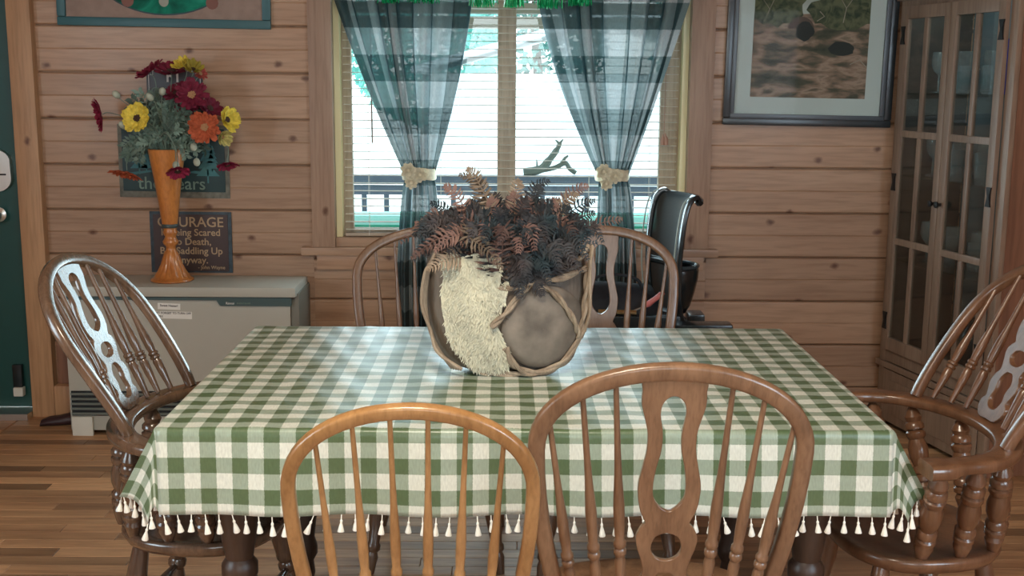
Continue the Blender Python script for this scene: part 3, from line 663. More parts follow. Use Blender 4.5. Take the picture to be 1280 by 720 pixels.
# ================================================================== TABLE
TX0, TX1, TY0, TY1, TZ = -.716, .814, 2.345, 3.345, .758
tb = empty('dining_table', ((TX0+TX1)/2, (TY0+TY1)/2, 0)); tag(tb, 'dark wooden dining table with turned legs under the gingham tablecloth', 'table')
hx, hy = (TX1-TX0)/2, (TY1-TY0)/2
MB().box((-hx+.004, -hy+.004, .728), (hx-.004, hy-.004, .7555), .006).build('tabletop', table_wood, tb)
MB().box((-hx+.10, -hy+.05, .63), (hx-.10, -hy+.07, .728)).box((-hx+.10, hy-.07, .63), (hx-.10, hy-.05, .728)).box((-hx+.10, -hy+.11, .63), (-hx+.12, hy-.11, .728)).box((hx-.12, -hy+.11, .63), (hx-.10, hy-.11, .728)).build('apron', table_wood, tb, smooth=False)
TLEG = [(0, .018), (.05, .026), (.10, .022), (.13, .034), (.16, .034), (.2, .026), (.36, .040), (.46, .044), (.52, .030), (.55, .040), (.58, .040), (.60, .030), (.66, .038), (.74, .044), (.80, .044), (.83, .034), (.85, .038), (1, .038)]
for sx in (-1, 1):
    for sy in (-1, 1): MB().turned((sx*(hx-.14), sy*(hy-.085), 0), (sx*(hx-.14), sy*(hy-.085), .728), TLEG, 16).build('leg', table_wood, tb)
# tablecloth
OV = .19; ST = .0111
def lerpv(a, b, t): return a*(1-t)+b*t
def cdir(sx, sy, phi):
    """hang direction in a corner; phi 0 = along the long (x) side edge's neighbour (front/back), 90 = end edge"""
    if sy < 0 and sx < 0: A, B, D = Vector((0, -.04, -1)), Vector((-.08, -.09, -.97)), Vector((-.46, .12, -.82))
    elif sy < 0: A, B, D = Vector((.02, -.02, -1)), Vector((.20, .0, -.96)), Vector((.50, .12, -.86))
    else: A, B, D = Vector((0, .05, -1)), Vector((sx*.25, .25, -.93)), Vector((sx*.12, .02, -.99))
    t = phi/(pi/2); return (lerpv(A, B, t*2) if t < .5 else lerpv(B, D, t*2-1)).normalized()
def hang(o, d, s):
    """d: unit hang direction, s: cloth length past the edge; o: outward horizontal unit"""
    r = .010
    if s < r*1.57: a = s/r; return o*(r*sin(a))+Vector((0, 0, -r*(1-cos(a))))
    return o*r+Vector((0, 0, -r))+d*(s-r*1.57)
def cloth_pt(u, v):
    dx = max(TX0-u, 0) or -max(u-TX1, 0); dy = max(TY0-v, 0) or -max(v-TY1, 0)   # positive = left / front
    x, y = min(max(u, TX0), TX1), min(max(v, TY0), TY1); P = Vector((x, y, TZ))
    sx = -1 if dx > 0 else 1; sy = -1 if dy > 0 else 1; ax, ay = abs(dx), abs(dy)
    if ax == 0 and ay == 0:
        return P+Vector((0, 0, .0012*sin(u*23+2*sin(v*9))*sin(v*17)+.0007*sin(u*61+v*30)))
    if ax == 0:
        d = cdir(sx if x > 0 else -1, sy, 0); wv = .012*(ay/OV)*sin(u*19+1)*min(1, (TX1-u)/.2, (u-TX0)/.2); 
        lift = 0
        return P+hang(Vector((0, sy, 0)), d, ay)+Vector((0, wv*.8-.004*sy*-1, 0))
    if ay == 0:
        base = Vector((sx*.10, 0, -.995)); cd_ = cdir(sx, -1, pi/2); k = max(0, 1-(v-TY0)/.16); k = k*k*(3-2*k)
        d = lerpv(base, cd_, k).normalized(); return P+hang(Vector((sx, 0, 0)), d, ax)+Vector((.010*(ax/OV)*sin(v*21)*(1-k), 0, 0))
    phi = atan2(ax, ay); s = hypot(ax, ay); o = Vector((sx*sin(phi), sy*cos(phi), 0)); d = cdir(sx, sy, phi)
    # the corner hangs with slack: shorten its reach a little
    return P+hang(o, d, s*(1-.22*sin(2*phi)))
def axis(a, b):
    n = round((b-a+2*OV)/ST); L = [a-OV+(b-a+2*OV)*i/n for i in range(n+1)]
    for e in (a, b, a-.006, a-.012, b+.006, b+.012): L.append(e)
    L = sorted(set(round(q, 5) for q in L)); out = [L[0]]
    for q in L[1:]:
        if q-out[-1] > .0015 or q in (a, b): out.append(q)
    return out
U, V = axis(TX0, TX1), axis(TY0, TY1)
vs = [cloth_pt(u, v) for v in V for u in U]; nu = len(U)
fs = [(j*nu+i, j*nu+i+1, (j+1)*nu+i+1, (j+1)*nu+i) for j in range(len(V)-1) for i in range(nu-1)]
me = bpy.data.meshes.new('tablecloth'); me.from_pydata([tuple(v) for v in vs], [], fs); uvl = me.uv_layers.new(name='UVMap')
for l in me.loops: k = l.vertex_index; uvl.data[l.index].uv = (U[k % nu], TY0-V[k//nu])
me.materials.append(cloth); me.shade_smooth()
tcl = empty('tablecloth', (0, 0, 0)); tag(tcl, 'green and white gingham tablecloth with white tassels draped over the dining table', 'tablecloth')
tc = bpy.data.objects.new('cloth', me); C.objects.link(tc); tc.parent = tcl
so_ = tc.modifiers.new('thickness', 'SOLIDIFY'); so_.thickness = .0012; so_.offset = 0
# tassels
tm = MB(); tm.lathe([(.0011, 0), (.0011, -.011), (.0028, -.013), (.0030, -.016), (.0022, -.018), (.0045, -.026), (.0072, -.037), (.0068, -.0385), (.001, -.0375)], 8)
t0 = None
tpl = []
def tassel(p, k):
    global t0
    if any((p-q).length < .0185 for q in tpl): return
    tpl.append(p)
    if t0 is None: t0 = tm.build('tassel', white_cotton, tcl); o = t0
    else: o = t0.copy(); C.objects.link(o)
    o.location = p; rnd2 = random.Random(k); o.rotation_euler = (rnd2.gauss(0, .12), rnd2.gauss(0, .14), rnd2.random()*6); o.scale = (1, 1, rnd2.uniform(.9, 1.12))
k = 0; sp = .0285
n = int((TX1-TX0+2*OV)/sp)
for i in range(n+1):
    for v in (TY0-OV, TY1+OV): tassel(cloth_pt(TX0-OV+i*(TX1-TX0+2*OV)/n, v), k); k += 1
n = int((TY1-TY0+2*OV)/sp)
for i in range(1, n):
    for u in (TX0-OV, TX1+OV): tassel(cloth_pt(u, TY0-OV+i*(TY1-TY0+2*OV)/n), k); k += 1

# ================================================================== BASKET
hide = wood('palm_bark_hide', (.20, .16, .125), (.10, .08, .065), 'Z', 14, .7, False, var=0, stretch=5, bump=.5)
hide2 = plain('stained_round_hide', (.165, .135, .108), .7, noise=.5, nscale=14, bump=.6)
furm = plain('cream_fur', (.70, .67, .52), .95, noise=.08, nscale=20)
vine = wood('twisted_vine', (.36, .28, .20), (.21, .15, .10), 'Z', 30, .75, False, var=.1, stretch=4, bump=.4)
bk = empty('hide_basket', (.008, 2.845, TZ+.003)); bk.scale = (1, 1, 1.1); tag(bk, 'round-bottomed hide basket with a cream fur panel and twisted vine rims on the table', 'basket')
PROF = [(0, .09), (.006, .125), (.03, .155), (.07, .178), (.12, .192), (.18, .198), (.235, .197), (.27, .193)]
def bw_(z):
    for (z0, w0), (z1, w1) in zip(PROF, PROF[1:]):
        if z <= z1: return w0+(w1-w0)*(z-z0)/(z1-z0)
    return PROF[-1][1]
def bd_(z): return bw_(z)*.47
def bpt(x, z, out=0):
    w = bw_(z)+out; d = bd_(z)+out; q = min(.995, abs(x)/w); return Vector((x, -d*sqrt(1-q*q), z))
m = MB(); nA = 48; rows = []
for j in range(22):
    z = .27*(j/21)
    row = []
    for i in range(nA):
        a = 2*pi*i/nA; w, d = bw_(z), bd_(z); zz = z
        if j > 14: # ragged rim: lower toward front-right
            fr = max(0, -sin(a)); zz = z-(.045*fr*max(0, cos(a)+.25)+.008*sin(5*a))*(j-14)/7
        row.append((w*cos(a)*(1+.01*sin(7*a)), d*sin(a)*(1+.02*sin(5*a+z*30)), zz))
    rows.append(row)
vs = [p for r_ in rows for p in r_]; fs = [(j*nA+i, j*nA+(i+1) % nA, (j+1)*nA+(i+1) % nA, (j+1)*nA+i) for j in range(21) for i in range(nA)]; fs.append(tuple(range(nA-1, -1, -1)))
m.add(vs, fs); b_ = m.build('body', hide, bk, angle=60); sm = b_.modifiers.new('t', 'SOLIDIFY'); sm.thickness = .006; sm.offset = -1
# fur panel
FOUT = [(-.152, .262), (-.14, .275), (-.10, .272), (-.06, .277), (-.012, .272), (-.010, .24), (-.016, .205), (.006, .222), (.0, .175), (-.018, .150), (-.03, .13), (-.010, .095), (-.001, .07), (.008, .03), (.0, .018), (-.03, .010), (-.06, .008), (-.085, .018), (-.10, .035), (-.118, .055), (-.135, .08), (-.147, .11), (-.156, .15), (-.158, .19), (-.148, .23)]
def inpoly(x, z, P):
    c = False; j = len(P)-1
    for i in range(len(P)):
        if (P[i][1] > z) != (P[j][1] > z) and x < (P[j][0]-P[i][0])*(z-P[i][1])/(P[j][1]-P[i][1])+P[i][0]: c = not c
        j = i
    return c
rnd = random.Random(4); fm = MB()
# solid pelt under the hairs
me = curve_mesh([FOUT], .0, 0); bm = bmesh.new(); bm.from_mesh(me); bmesh.ops.subdivide_edges(bm, edges=bm.edges[:], cuts=3, use_grid_fill=True); bmesh.ops.triangulate(bm, faces=bm.faces[:])
for v in bm.verts: v.co = bpt(v.co.x, max(.001, v.co.y), .010)
bm.to_mesh(me); bm.free(); me.materials.append(furm); me.shade_smooth(); fur = bpy.data.objects.new('fur_panel', me); C.objects.link(fur); fur.parent = bk
sm = fur.modifiers.new('t', 'SOLIDIFY'); sm.thickness = .012
n = 0
while n < 9000:
    x, z = rnd.uniform(-.16, .01), rnd.uniform(.004, .277)
    if not inpoly(x, z, FOUT): continue
    n += 1; p = bpt(x, z, .010); nrm = Vector((p.x*.3, -1, 0)).normalized()
    sw_ = Vector((.5*sin(x*60+z*25), 0, -1.0+.6*sin(z*45+x*30))).normalized(); d = (nrm*rnd.uniform(.3, .7)+sw_*rnd.uniform(.6, 1)+Vector((rnd.gauss(0, .3), 0, rnd.gauss(0, .3)))).normalized()
    Lh = rnd.uniform(.010, .020); s_ = d.cross(nrm).normalized()*.0011; p1 = p+d*Lh*.6; p2 = p+d*Lh-nrm*.003
    fm.add([p-s_, p+s_, p1+s_*.8, p2, p1-s_*.8], [(0, 1, 2, 3, 4)])
fh = fm.build('fur_hair', furm, fur); fh['kind'] = 'stuff'; fh.parent = fur
# dark burr on the edge of the fur
m = MB()
for i in range(40):
    a = rnd.uniform(0, 2*pi); c0 = Vector((-.012, -.103, .142)); d = Vector((cos(a), -.6*rnd.random(), sin(a))); s_ = d.orthogonal().normalized()*.0015
    m.add([c0-s_, c0+s_, c0+d*rnd.uniform(.012, .03)], [(0, 1, 2)])
m.sphere((-.012, -.100, .142), .009, 8, 6); m.build('burr', hide, bk)
# round stretched hide
dc = (.090, .112); m = MB(); vs = []; nr = 40; RR = .104
for j, (q, o) in enumerate(((1, .004), (.97, .012), (.8, .018), (.5, .021), (.2, .022), (.01, .022))):
    for i in range(nr):
        a = 2*pi*i/nr; x = dc[0]+RR*q*cos(a)*.99; z = max(.008, dc[1]+RR*q*.93*sin(a)); vs.append(bpt(x, z, o))
fs = [(j*nr+i, j*nr+(i+1) % nr, (j+1)*nr+(i+1) % nr, (j+1)*nr+i) for j in range(5) for i in range(nr)]
m.add(vs, fs).build('hide_disc', hide2, bk, angle=60)
def vinerope(P, r=.0042, out=.014, name='vine_rope'):
    P3 = [bpt(p[0], p[1], (p[2] if len(p) > 2 else out)) for p in P]; Q = catmull(P3, 8); m = MB()
    for s0 in (0, pi):
        pts = []
        for i, p in enumerate(Q):
            t = (Q[min(i+1, len(Q)-1)]-Q[max(0, i-1)]).normalized(); a = Vector((0, -1, 0)); a = (a-t*a.dot(t)).normalized(); b2 = t.cross(a); f = i*.42+s0; pts.append(p+a*(cos(f)*r*.8)+b2*(sin(f)*r*.8))
        m.tube(pts, r, 7)
    return m.build(name, vine, bk)
vinerope([(.198, .232), (.195, .18), (.188, .12, .016), (.165, .05, .018), (.12, .013, .02), (.06, .008, .02), (.02, .03, .02), (.0, .07, .018)], .0052)
vinerope([(-.035, .118, .022), (.0, .15, .022), (.04, .198, .022), (.07, .215, .02), (.13, .222), (.197, .238)], .0048)
vinerope([(.065, .212, .024), (.11, .195, .024), (.15, .15, .024), (.172, .11, .022), (.178, .085, .02)], .0045)
vinerope([(-.02, .205, .012), (.03, .202, .014), (.07, .212, .016)], .0035)
vinerope([(-.06, .008, .016), (-.02, .004, .018), (.05, .006, .022), (.10, .012, .026), (.15, .04, .024), (.19, .10, .022)], .0042)
for k in range(5):
    o = .006+.004*k
    m = MB().tube(catmull([(-.165-.004*k, -.03-.008*k, .285-.01*k), (-.188-.002*k, -.035-.006*k, .23), (-.197-.002*k, -.03-.006*k, .16), (-.187+.001*k, -.04-.006*k, .10), (-.165, -.05-.008*k, .055), (-.13+.006*k, -.075-.004*k, .018)], 6), .0045, 7); m.build('vine', vine, bk)
for k in range(3):
    MB().tube(catmull([(.150-.01*k, -.05, .262+.008*k), (.18, -.055+.01*k, .262), (.20+.004*k, -.045, .29), (.203, -.03-.01*k, .24), (.200+.002*k, -.03-.01*k, .14), (.185, -.04, .08)], 6), .0045, 7).build('vine', vine, bk)
for (x, z) in ((.01, .158), (.035, .188), (.075, .214), (.19, .10), (.16, .045)):
    c = bpt(x, z, .018); MB().tube([c+Vector((.0075*cos(a), .002+.004*sin(a), .0075*sin(a))) for a in [2*pi*i/10 for i in range(11)]], .0022, 5).build('knot', hide, bk)

# ================================================================== FERN
rustm = foliage('rust_fern', (.11, .06, .05), (.21, .12, .095), transl=.12); darkf = foliage('dark_fern', (.016, .030, .036), (.05, .040, .040), transl=.1); tanf = foliage('tan_fern', (.17, .12, .08), (.27, .20, .14), transl=.15)
fr = empty('artificial_fern', (.010, 2.85, TZ+.155)); tag(fr, 'bushy rust and dark brown fern bunch spilling out of the hide basket', 'fern')
def frond(P, mat, wid=.028, seed=0, n=30, name='frond'):
    rnd = random.Random(seed); Q = catmull(P, 8); m = MB(); N = len(Q)
    m.tube(Q, [.0022*(1-.7*i/N) for i in range(N)], 5)
    for k in range(n):
        f = .16+.84*k/(n-1); idx = min(N-2, int(f*(N-1))); p = Q[idx]; t = (Q[idx+1]-Q[idx]).normalized(); nn = t.cross(Vector((.2, -1, .25))).normalized(); side = nn
        L_ = wid*(1-abs(f-.42)**1.5*1.9)*rnd.uniform(.8, 1.15); L_ = max(.006, L_); w = .0030+.07*L_
        for s_ in (-1, 1):
            d = (side*s_+t*.45+Vector((rnd.gauss(0, .12), rnd.gauss(0, .25), -.25+rnd.gauss(0, .1)))).normalized(); e = d.cross(Vector((0, -1, .2))).normalized()*w*.5
            q = p+d*L_*.55+Vector((0, 0, .002)); tip = p+d*L_+t*L_*.18
            m.add([p-e*.7, q-e, tip, q+e, p+e*.7], [(0, 1, 2, 3, 4)])
            mid = p+d*L_*.35; d2 = (d+t*.8).normalized(); m.add([mid-e*.3, mid+d2*L_*.35, mid+e*.3+d*L_*.15], [(0, 1, 2)])
    return m.build(name, mat, fr, smooth=False)
# tips in (x, y, z) relative to the root; x right, y away, z up
tips = [(-.262, -.03, .165, 1), (-.235, -.05, .13, 1), (-.215, -.02, .20, 1), (-.19, .02, .26, 0), (-.155, -.02, .305, 1), (-.12, .02, .33, 2), (-.10, 0, .345, 2), (-.075, .03, .315, 2),
 (-.045, -.01, .275, 1), (-.035, .04, .28, 0), (.01, .02, .285, 1), (.033, .03, .315, 2), (.045, 0, .275, 1), (.06, -.04, .25, 1), (.085, .03, .30, 0), (.105, .04, .315, 0), (.125, 0, .27, 1), (.15, .03, .25, 0),
 (.175, -.01, .285, 2), (.20, .02, .305, 1), (.215, .0, .27, 0), (.22, .05, .235, 0), (.285, .0, .225, 1), (.20, -.05, .19, 0), (.235, -.02, .17, 0), (.175, -.08, .16, 0), (.13, -.12, .15, 0)]
fd = 0
def frond_to(x, y_, z, c, wid, seed):
    rnd = random.Random(seed*7+1); a = Vector((x*.12, y_*.2, -.04)); tip = Vector((x, y_, z)); h = max(z, .12)
    mid = Vector((x*.45+rnd.gauss(0, .008), y_*.6-.01, h*.62)); hi = Vector((x*.78+rnd.gauss(0, .008), y_*.9, h*.93 if z > .2 else max(z+.035, h*.9)))
    frond([a, mid, hi, tip], (darkf, rustm, tanf)[c], wid, seed)
for i, (x, y_, z, c) in enumerate(tips): frond_to(x, y_, z, c, .030, i); fd += 1
rnd = random.Random(11)
for i in range(190):
    a = rnd.uniform(0, 2*pi); q = rnd.uniform(.2, 1)**.6; x = .232*q*cos(a); y_ = .15*q*sin(a)-.02; z = .268-.15*(q**2)*(1 if sin(a) < 0 else .6)+rnd.gauss(0, .02); z = max(z, .185) if (x < .02 and y_ < -.03) else z
    frond_to(x, y_, max(z, .11), rnd.choice((0, 0, 0, 0, 0, 1)), .036, 100+i)
# drooping front fronds
for i, (P, c) in enumerate((([(0, 0, 0), (-.07, -.06, .16), (-.12, -.13, .20), (-.17, -.16, .165)], 1), ([(0, 0, .02), (-.03, -.08, .19), (-.09, -.14, .20), (-.045, -.165, .17), (-.01, -.17, .125)], 2), ([(0, 0, 0), (-.08, -.06, .13), (-.14, -.12, .14), (-.19, -.13, .115)], 2),
     ([(0, 0, 0), (-.04, -.06, .17), (-.09, -.11, .19), (-.14, -.135, .155)], 0), ([(0, 0, 0), (.02, -.09, .15), (.04, -.14, .14), (.05, -.155, .095)], 0), ([(0, 0, 0), (.05, -.08, .14), (.08, -.13, .14), (.10, -.15, .09)], 0),
     ([(0, 0, 0), (.02, -.09, .15), (.03, -.13, .13), (.035, -.15, .07)], 0), ([(0, 0, 0), (.02, -.09, .13), (.025, -.13, .10), (.03, -.135, .05)], 0), ([(0, 0, 0), (.05, -.09, .11), (.07, -.12, .09), (.085, -.125, .055)], 0), ([(0, 0, 0), (-.06, -.09, .18), (-.15, -.12, .195), (-.225, -.10, .145)], 1), ([(0, 0, 0), (.09, -.05, .13), (.15, -.06, .15), (.22, -.05, .175)], 0), ([(0, 0, 0), (.0, -.06, .18), (.05, -.12, .22), (.065, -.14, .165)], 1))):
    frond(P, (darkf, rustm, tanf)[c], .036, 300+i, 24)

# ================================================================== HEATER
HX0, HX1, HYF, HYB, HZ = -1.795, -.845, 4.69, 4.985, .632
ht = empty('wall_heater', (0, 0, 0)); tag(ht, 'low wide beige gas wall heater standing under the signs', 'heater')
MB().box((HX0, HYF+.01, .02), (HX1-.025, HYB-.005, HZ-.02), .006).build('casing', heater_m, ht)
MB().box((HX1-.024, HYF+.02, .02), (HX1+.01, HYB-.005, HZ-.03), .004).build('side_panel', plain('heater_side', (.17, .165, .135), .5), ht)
MB().box((HX0-.004, HYF-.012, HZ-.042), (HX1+.002, HYB-.003, HZ), .012).build('top', heater_m, ht)
m = MB(); m.prism([(HX0+.003, .588), (HX1-.018, .588), (HX1-.018, .557), (HX1-.023, .553), (-1.150, .553), (-1.157, .557), (-1.168, .576), (HX0+.003, .576)], HYF-.001, HYF+.012); m.build('control_strip', heater_d, ht, smooth=False)
lettering('Rinnai', .014, paper, ht, (-1.130, HYF-.0015, .564), UP, name='lettering', align='LEFT'); lettering('ENERGYSAVER', .0085, letter_green, ht, (-1.085, HYF-.0015, .564), UP, name='lettering', align='LEFT')
MB().box((HX0+.01, HYF+.004, .085), (HX1-.03, HYF+.0098, .19)).build('grille_back', black_plastic, ht)
gp = plain('grille_slat_grey', (.13, .15, .13), .5)
for i in range(5): MB().box((HX0+.01, HYF-.003, .090+.021*i), (HX1-.03, HYF+.006, .099+.021*i)).build('grille_slat', gp, ht, smooth=False)
for x0, x1 in ((HX0+.01, HX0+.095), (HX0+.24, HX1-.03)): MB().box((x0, HYF-.006, .0), (x1, HYF+.009, .082), .003).build('foot_plate', heater_w, ht)
for (x, z, w, h, a) in ((-1.365, .548, .092, .026, -2), (-1.358, .512, .170, .030, -1.2)):
    s_ = MB().box((-w/2, -.0006, -h/2), (w/2, .0006, h/2)).build('sticker', paper, ht, loc=(x, HYF+.0088, z)); s_.rotation_euler = (0, radians(-a), 0)
    if w < .1: lettering('Sweet Heater!', .0125, ink, s_, (0, -.0008, .003), UP, .0002, bold=.0003)
    else: lettering("DON'T FORGET TO TURN OFF", .0118, ink, s_, (-.082, -.0008, .008), UP, .0002, align='LEFT', bold=.0003); lettering('HEATER!!', .0118, ink, s_, (-.082, -.0008, -.007), UP, .0002, align='LEFT', bold=.0003)
# wooden block and dark slipper in the corner beside the heater
blk = empty('wooden_boot_jack', (-1.895, 4.945, 0)); tag(blk, 'upright dark board on a pale wooden block between door trim and heater', 'board')
MB().box((-.045, -.04, 0), (.035, .045, .155), .012).build('block', pine_v2, blk); MB().box((-.035, -.005, .155), (.030, .028, .46), .004).build('upright_board', table_wood if False else cabside, blk)
sh = MB(); 
vs = []; n = 16; prof = [(-.13, .02, .012), (-.12, .038, .03), (-.07, .045, .045), (0, .045, .05), (.06, .04, .06), (.11, .034, .062), (.13, .02, .05)]
for (x, w, h) in prof:
    for i in range(n): a = 2*pi*i/n; vs.append((x, w*cos(a), h*.5+h*.5*sin(a)))
fs = [(k*n+i, k*n+(i+1) % n, (k+1)*n+(i+1) % n, (k+1)*n+i) for k in range(6) for i in range(n)]+[tuple(range(n-1, -1, -1)), tuple(6*n+i for i in range(n))]
slp = sh.add(vs, fs).build('slipper', plain('dark_maroon_leather', (.035, .015, .018), .5), loc=(-1.895, 4.84, .0)); slp.rotation_euler = (0, 0, radians(8)); slp.scale = (.62, .8, .85); tag(slp, 'dark maroon slipper on the floor at the foot of the door trim', 'slipper')

# ================================================================== WALL SIGNS AND PICTURES
def hung(name, x, z, a, label, cat, y=None):
    o = empty(name, (x, y or WY-.001, z), rot=(0, radians(a), 0)); tag(o, label, cat); return o
def frame4(w, h, fw_, d, mat, parent, bev=.003, name='frame_rail'):
    MB().box((-w/2, -d, h/2-fw_), (w/2, 0, h/2), bev).build(name, mat, parent); MB().box((-w/2, -d, -h/2), (w/2, 0, -h/2+fw_), bev).build(name, mat, parent)
    MB().box((-w/2, -d, -h/2+fw_+.0003), (-w/2+fw_, 0, h/2-fw_-.0003), bev).build(name, mat, parent); MB().box((w/2-fw_, -d, -h/2+fw_+.0003), (w/2, 0, h/2-fw_-.0003), bev).build(name, mat, parent)
def disc(x, z, rx, rz, y0, y1, n=24): return MB().prism([(x+rx*cos(2*pi*i/n), z+rz*sin(2*pi*i/n)) for i in range(n)], y0, y1)
def print_mat(name, stops, scale=(8, 8, 8), distort=1.5, seed=0, detail=6):
    m, n, b = nodes(name); L = n.links.new; N = n.nodes.new; tc = N('ShaderNodeTexCoord'); mp = N('ShaderNodeMapping'); mp.inputs['Scale'].default_value = scale; mp.inputs['Location'].default_value = (seed, 0, seed*2)
    L(tc.outputs['Object'], mp.inputs[0]); t = N('ShaderNodeTexNoise'); t.inputs['Scale'].default_value = 1; t.inputs['Detail'].default_value = detail; t.inputs['Distortion'].default_value = distort; L(mp.outputs[0], t.inputs['Vector'])
    r = N('ShaderNodeValToRGB'); e = r.color_ramp.elements; e[0].position, e[0].color = stops[0][0], c4(stops[0][1]); e[1].position, e[1].color = stops[-1][0], c4(stops[-1][1])
    for p, c in stops[1:-1]: q = e.new(p); q.color = c4(c)
    L(t.outputs['Fac'], r.inputs[0]); L(r.outputs[0], b.inputs['Base Color']); setb(b, Roughness=.75); b.inputs['Specular IOR Level'].default_value = .2; return m
# oval print at the top left
p = hung('oval_picture', -1.41, 1.945, .8, 'teal framed picture with a green oval scene at the top left of the wall', 'picture')
PW, PH = .885, .54
frame4(PW, PH, .036, .022, teal_frame, p, .006)
MB().box((-PW/2+.03, -.010, -PH/2+.03), (PW/2-.03, -.002, PH/2-.03)).build('mat_board', mat_taupe, p, smooth=False)
disc(0, .01, .318, .232, -.0112, -.0100, 48).build('oval_border', sign_green, p, smooth=False)
disc(0, .01, .312, .226, -.0122, -.0112, 48).build('oval_print', print_mat('green_oval_print', [(.3, (.005, .07, .05)), (.5, (.01, .22, .14)), (.62, (.03, .34, .22)), (.75, (.12, .18, .12))], (7, 1, 11), 1.2), p, smooth=False)
pr_ = plain('rosy_brown_print', (.22, .10, .08), .8)
for x, z in ((-.150, -.165), (.20, -.168)): disc(x, z, .026, .026, -.0128, -.0122, 12).build('print_figure', pr_, p, smooth=False)
disc(.0, -.165, .02, .022, -.0130, -.0122).build('print_figure', plain('grey_print', (.35, .36, .30), .8), p, smooth=False)
# small black sign
p = hung('black_sign', -1.384, 1.412, .5, 'small black sign with notched white border behind the top flowers', 'sign')
MB().box((-.118, -.006, -.095), (.118, 0, .095), .002).build('board', sign_black, p)
def border(w, h, n, t, mat, par, y=-.0072):
    P = [(-w, -h+n), (-w, h-n), (-w+n, h-n), (-w+n, h), (w-n, h), (w-n, h-n), (w, h-n), (w, -h+n), (w-n, -h+n), (w-n, -h), (-w+n, -h), (-w+n, -h+n)]
    MB().tube([(x, y, z) for x, z in P+[P[0]]], t, 4).build('border', mat, par)
border(.108, .085, .018, .0016, letter_white, p)
lettering("r I", .06, letter_white, p, (-.008, -.0066, .058), UP, .0006, bold=.0015)
lettering("(O)UOKN/", .05, letter_green, p, (0, -.0066, -.003), UP, .0006)
# dark green plaque with trees
p = hung('tree_plaque', -1.402, 1.118, .5, 'dark green plaque painted with pale pine trees behind the vase', 'sign')
MB().box((-.235, -.004, -.155), (.235, 0, .155), .002).build('backboard', sign_wood, p)
MB().box((-.217, -.010, -.128), (.217, -.004, .140), .002).build('board', sign_green, p)
lettering("the Bears", .075, letter_green, p, (-.01, -.0105, -.095), UP, .0005, bold=.0004)
def pinetree(x, z, h, parent):
    m = MB().box((x-.003, -.0112, z), (x+.003, -.0101, z+h*.3)); k = 5
    for i in range(k):
        f = i/k; w = .042*(1-f*.85)*(h/.16); zz = z+h*.16+h*.84*f; m.prism([(x-w, zz), (x+w, zz), (x, min(z+h, zz+h*.30))], -.0112-.0001*i, -.0101)
    m.build('painted_tree', pine_blue, parent, smooth=False)
pinetree(-.145, -.055, .15, p); pinetree(.145, -.09, .19, p); pinetree(-.115, -.045, .10, p); pinetree(.165, -.04, .11, p)
MB().prism([(-.2, -.05), (-.1, -.038), (0, -.05), (.09, -.038), (.13, -.042), (.12, -.052), (.06, -.046), (-.03, -.058), (-.1, -.046), (-.17, -.058)], -.0108, -.0100).build('painted_ground', pine_blue, p, smooth=False)
# brown sign with a saying
p = hung('saying_sign', -1.342, .762, .3, 'dark brown sign with tan lettering just above the heater behind the vase', 'sign')
MB().box((-.175, -.007, -.122), (.175, 0, .142), .002).build('backboard', sign_edge, p); MB().box((-.160, -.010, -.115), (.160, -.007, .130), .002).build('board', sign_brown, p)
for t_, s_, z in (("COURAGE", .060, .096), ("Is Being Scared", .042, .052), ("To Death,", .042, .012), ("But Saddling Up", .042, -.028), ("Anyway.", .042, -.068)): lettering(t_, s_, letter_tan, p, (0, -.0105, z), UP, .0005, bold=.0006)
lettering("- John Wayne", .021, letter_tan, p, (.085, -.0105, -.099), UP, .0005, bold=.0003)
# large framed print on the right
p = hung('framed_landscape_print', 1.285, 1.665, .75, 'large dark framed landscape print with a turkey and pale blue mat', 'picture')
GW, GH = .712, .76
frame4(GW, GH, .030, .030, plain('black_frame_outer', (.022, .028, .032), .25), p, .006)
fo = MB(); 
w_, h_ = GW-.056, GH-.056
fm2 = plain('blue_grey_frame_inner', (.07, .085, .10), .3)
for a, b in (((-w_/2, -.020, h_/2-.020), (w_/2, -.004, h_/2)), ((-w_/2, -.020, -h_/2), (w_/2, -.004, -h_/2+.020)), ((-w_/2, -.020, -h_/2+.0205), (-w_/2+.020, -.004, h_/2-.0205)), ((w_/2-.02, -.020, -h_/2+.0205), (w_/2, -.004, h_/2-.0205))): MB().box(a, b, .003).build('inner_rail', fm2, p)
MB().box((-w_/2+.015, -.008, -h_/2+.015), (w_/2-.015, -.003, h_/2-.015)).build('mat_board', mat_blue, p, smooth=False)
IW, IB, IT = .243, -.262, .30
MB().box((-IW, -.0090, IB), (IW, -.0080, IT)).build('print', print_mat('landscape_print', [(.30, (.04, .05, .04)), (.44, (.085, .09, .065)), (.52, (.20, .15, .11)), (.60, (.32, .25, .19)), (.70, (.12, .11, .08)), (.80, (.05, .06, .045))], (8, 1, 24), .25, 3, 9), p, smooth=False)
skyp = plain('print_sky', (.36, .42, .38), .8, noise=.2, nscale=10); fol = print_mat('print_foliage', [(.35, (.03, .05, .032)), (.6, (.11, .13, .075))], (28, 1, 28), 1, 1); trk = plain('print_trunk', (.27, .25, .2), .8); brz = plain('print_bronze', (.085, .065, .05), .8); drk = plain('print_dark', (.02, .03, .028), .8)
MB().prism([(-IW, .085), (-IW, IT), (IW, IT), (IW, .075), (.1, .09), (-.1, .08)], -.0096, -.0090).build('print_sky', skyp, p, smooth=False)
def blob(cx, cz, rx, rz, seed, n=26): 
    r_ = random.Random(seed); return [(max(-IW+.001, min(IW-.001, cx+rx*cos(2*pi*i/n)*r_.uniform(.85, 1.1))), cz+rz*sin(2*pi*i/n)*r_.uniform(.8, 1.12)) for i in range(n)]
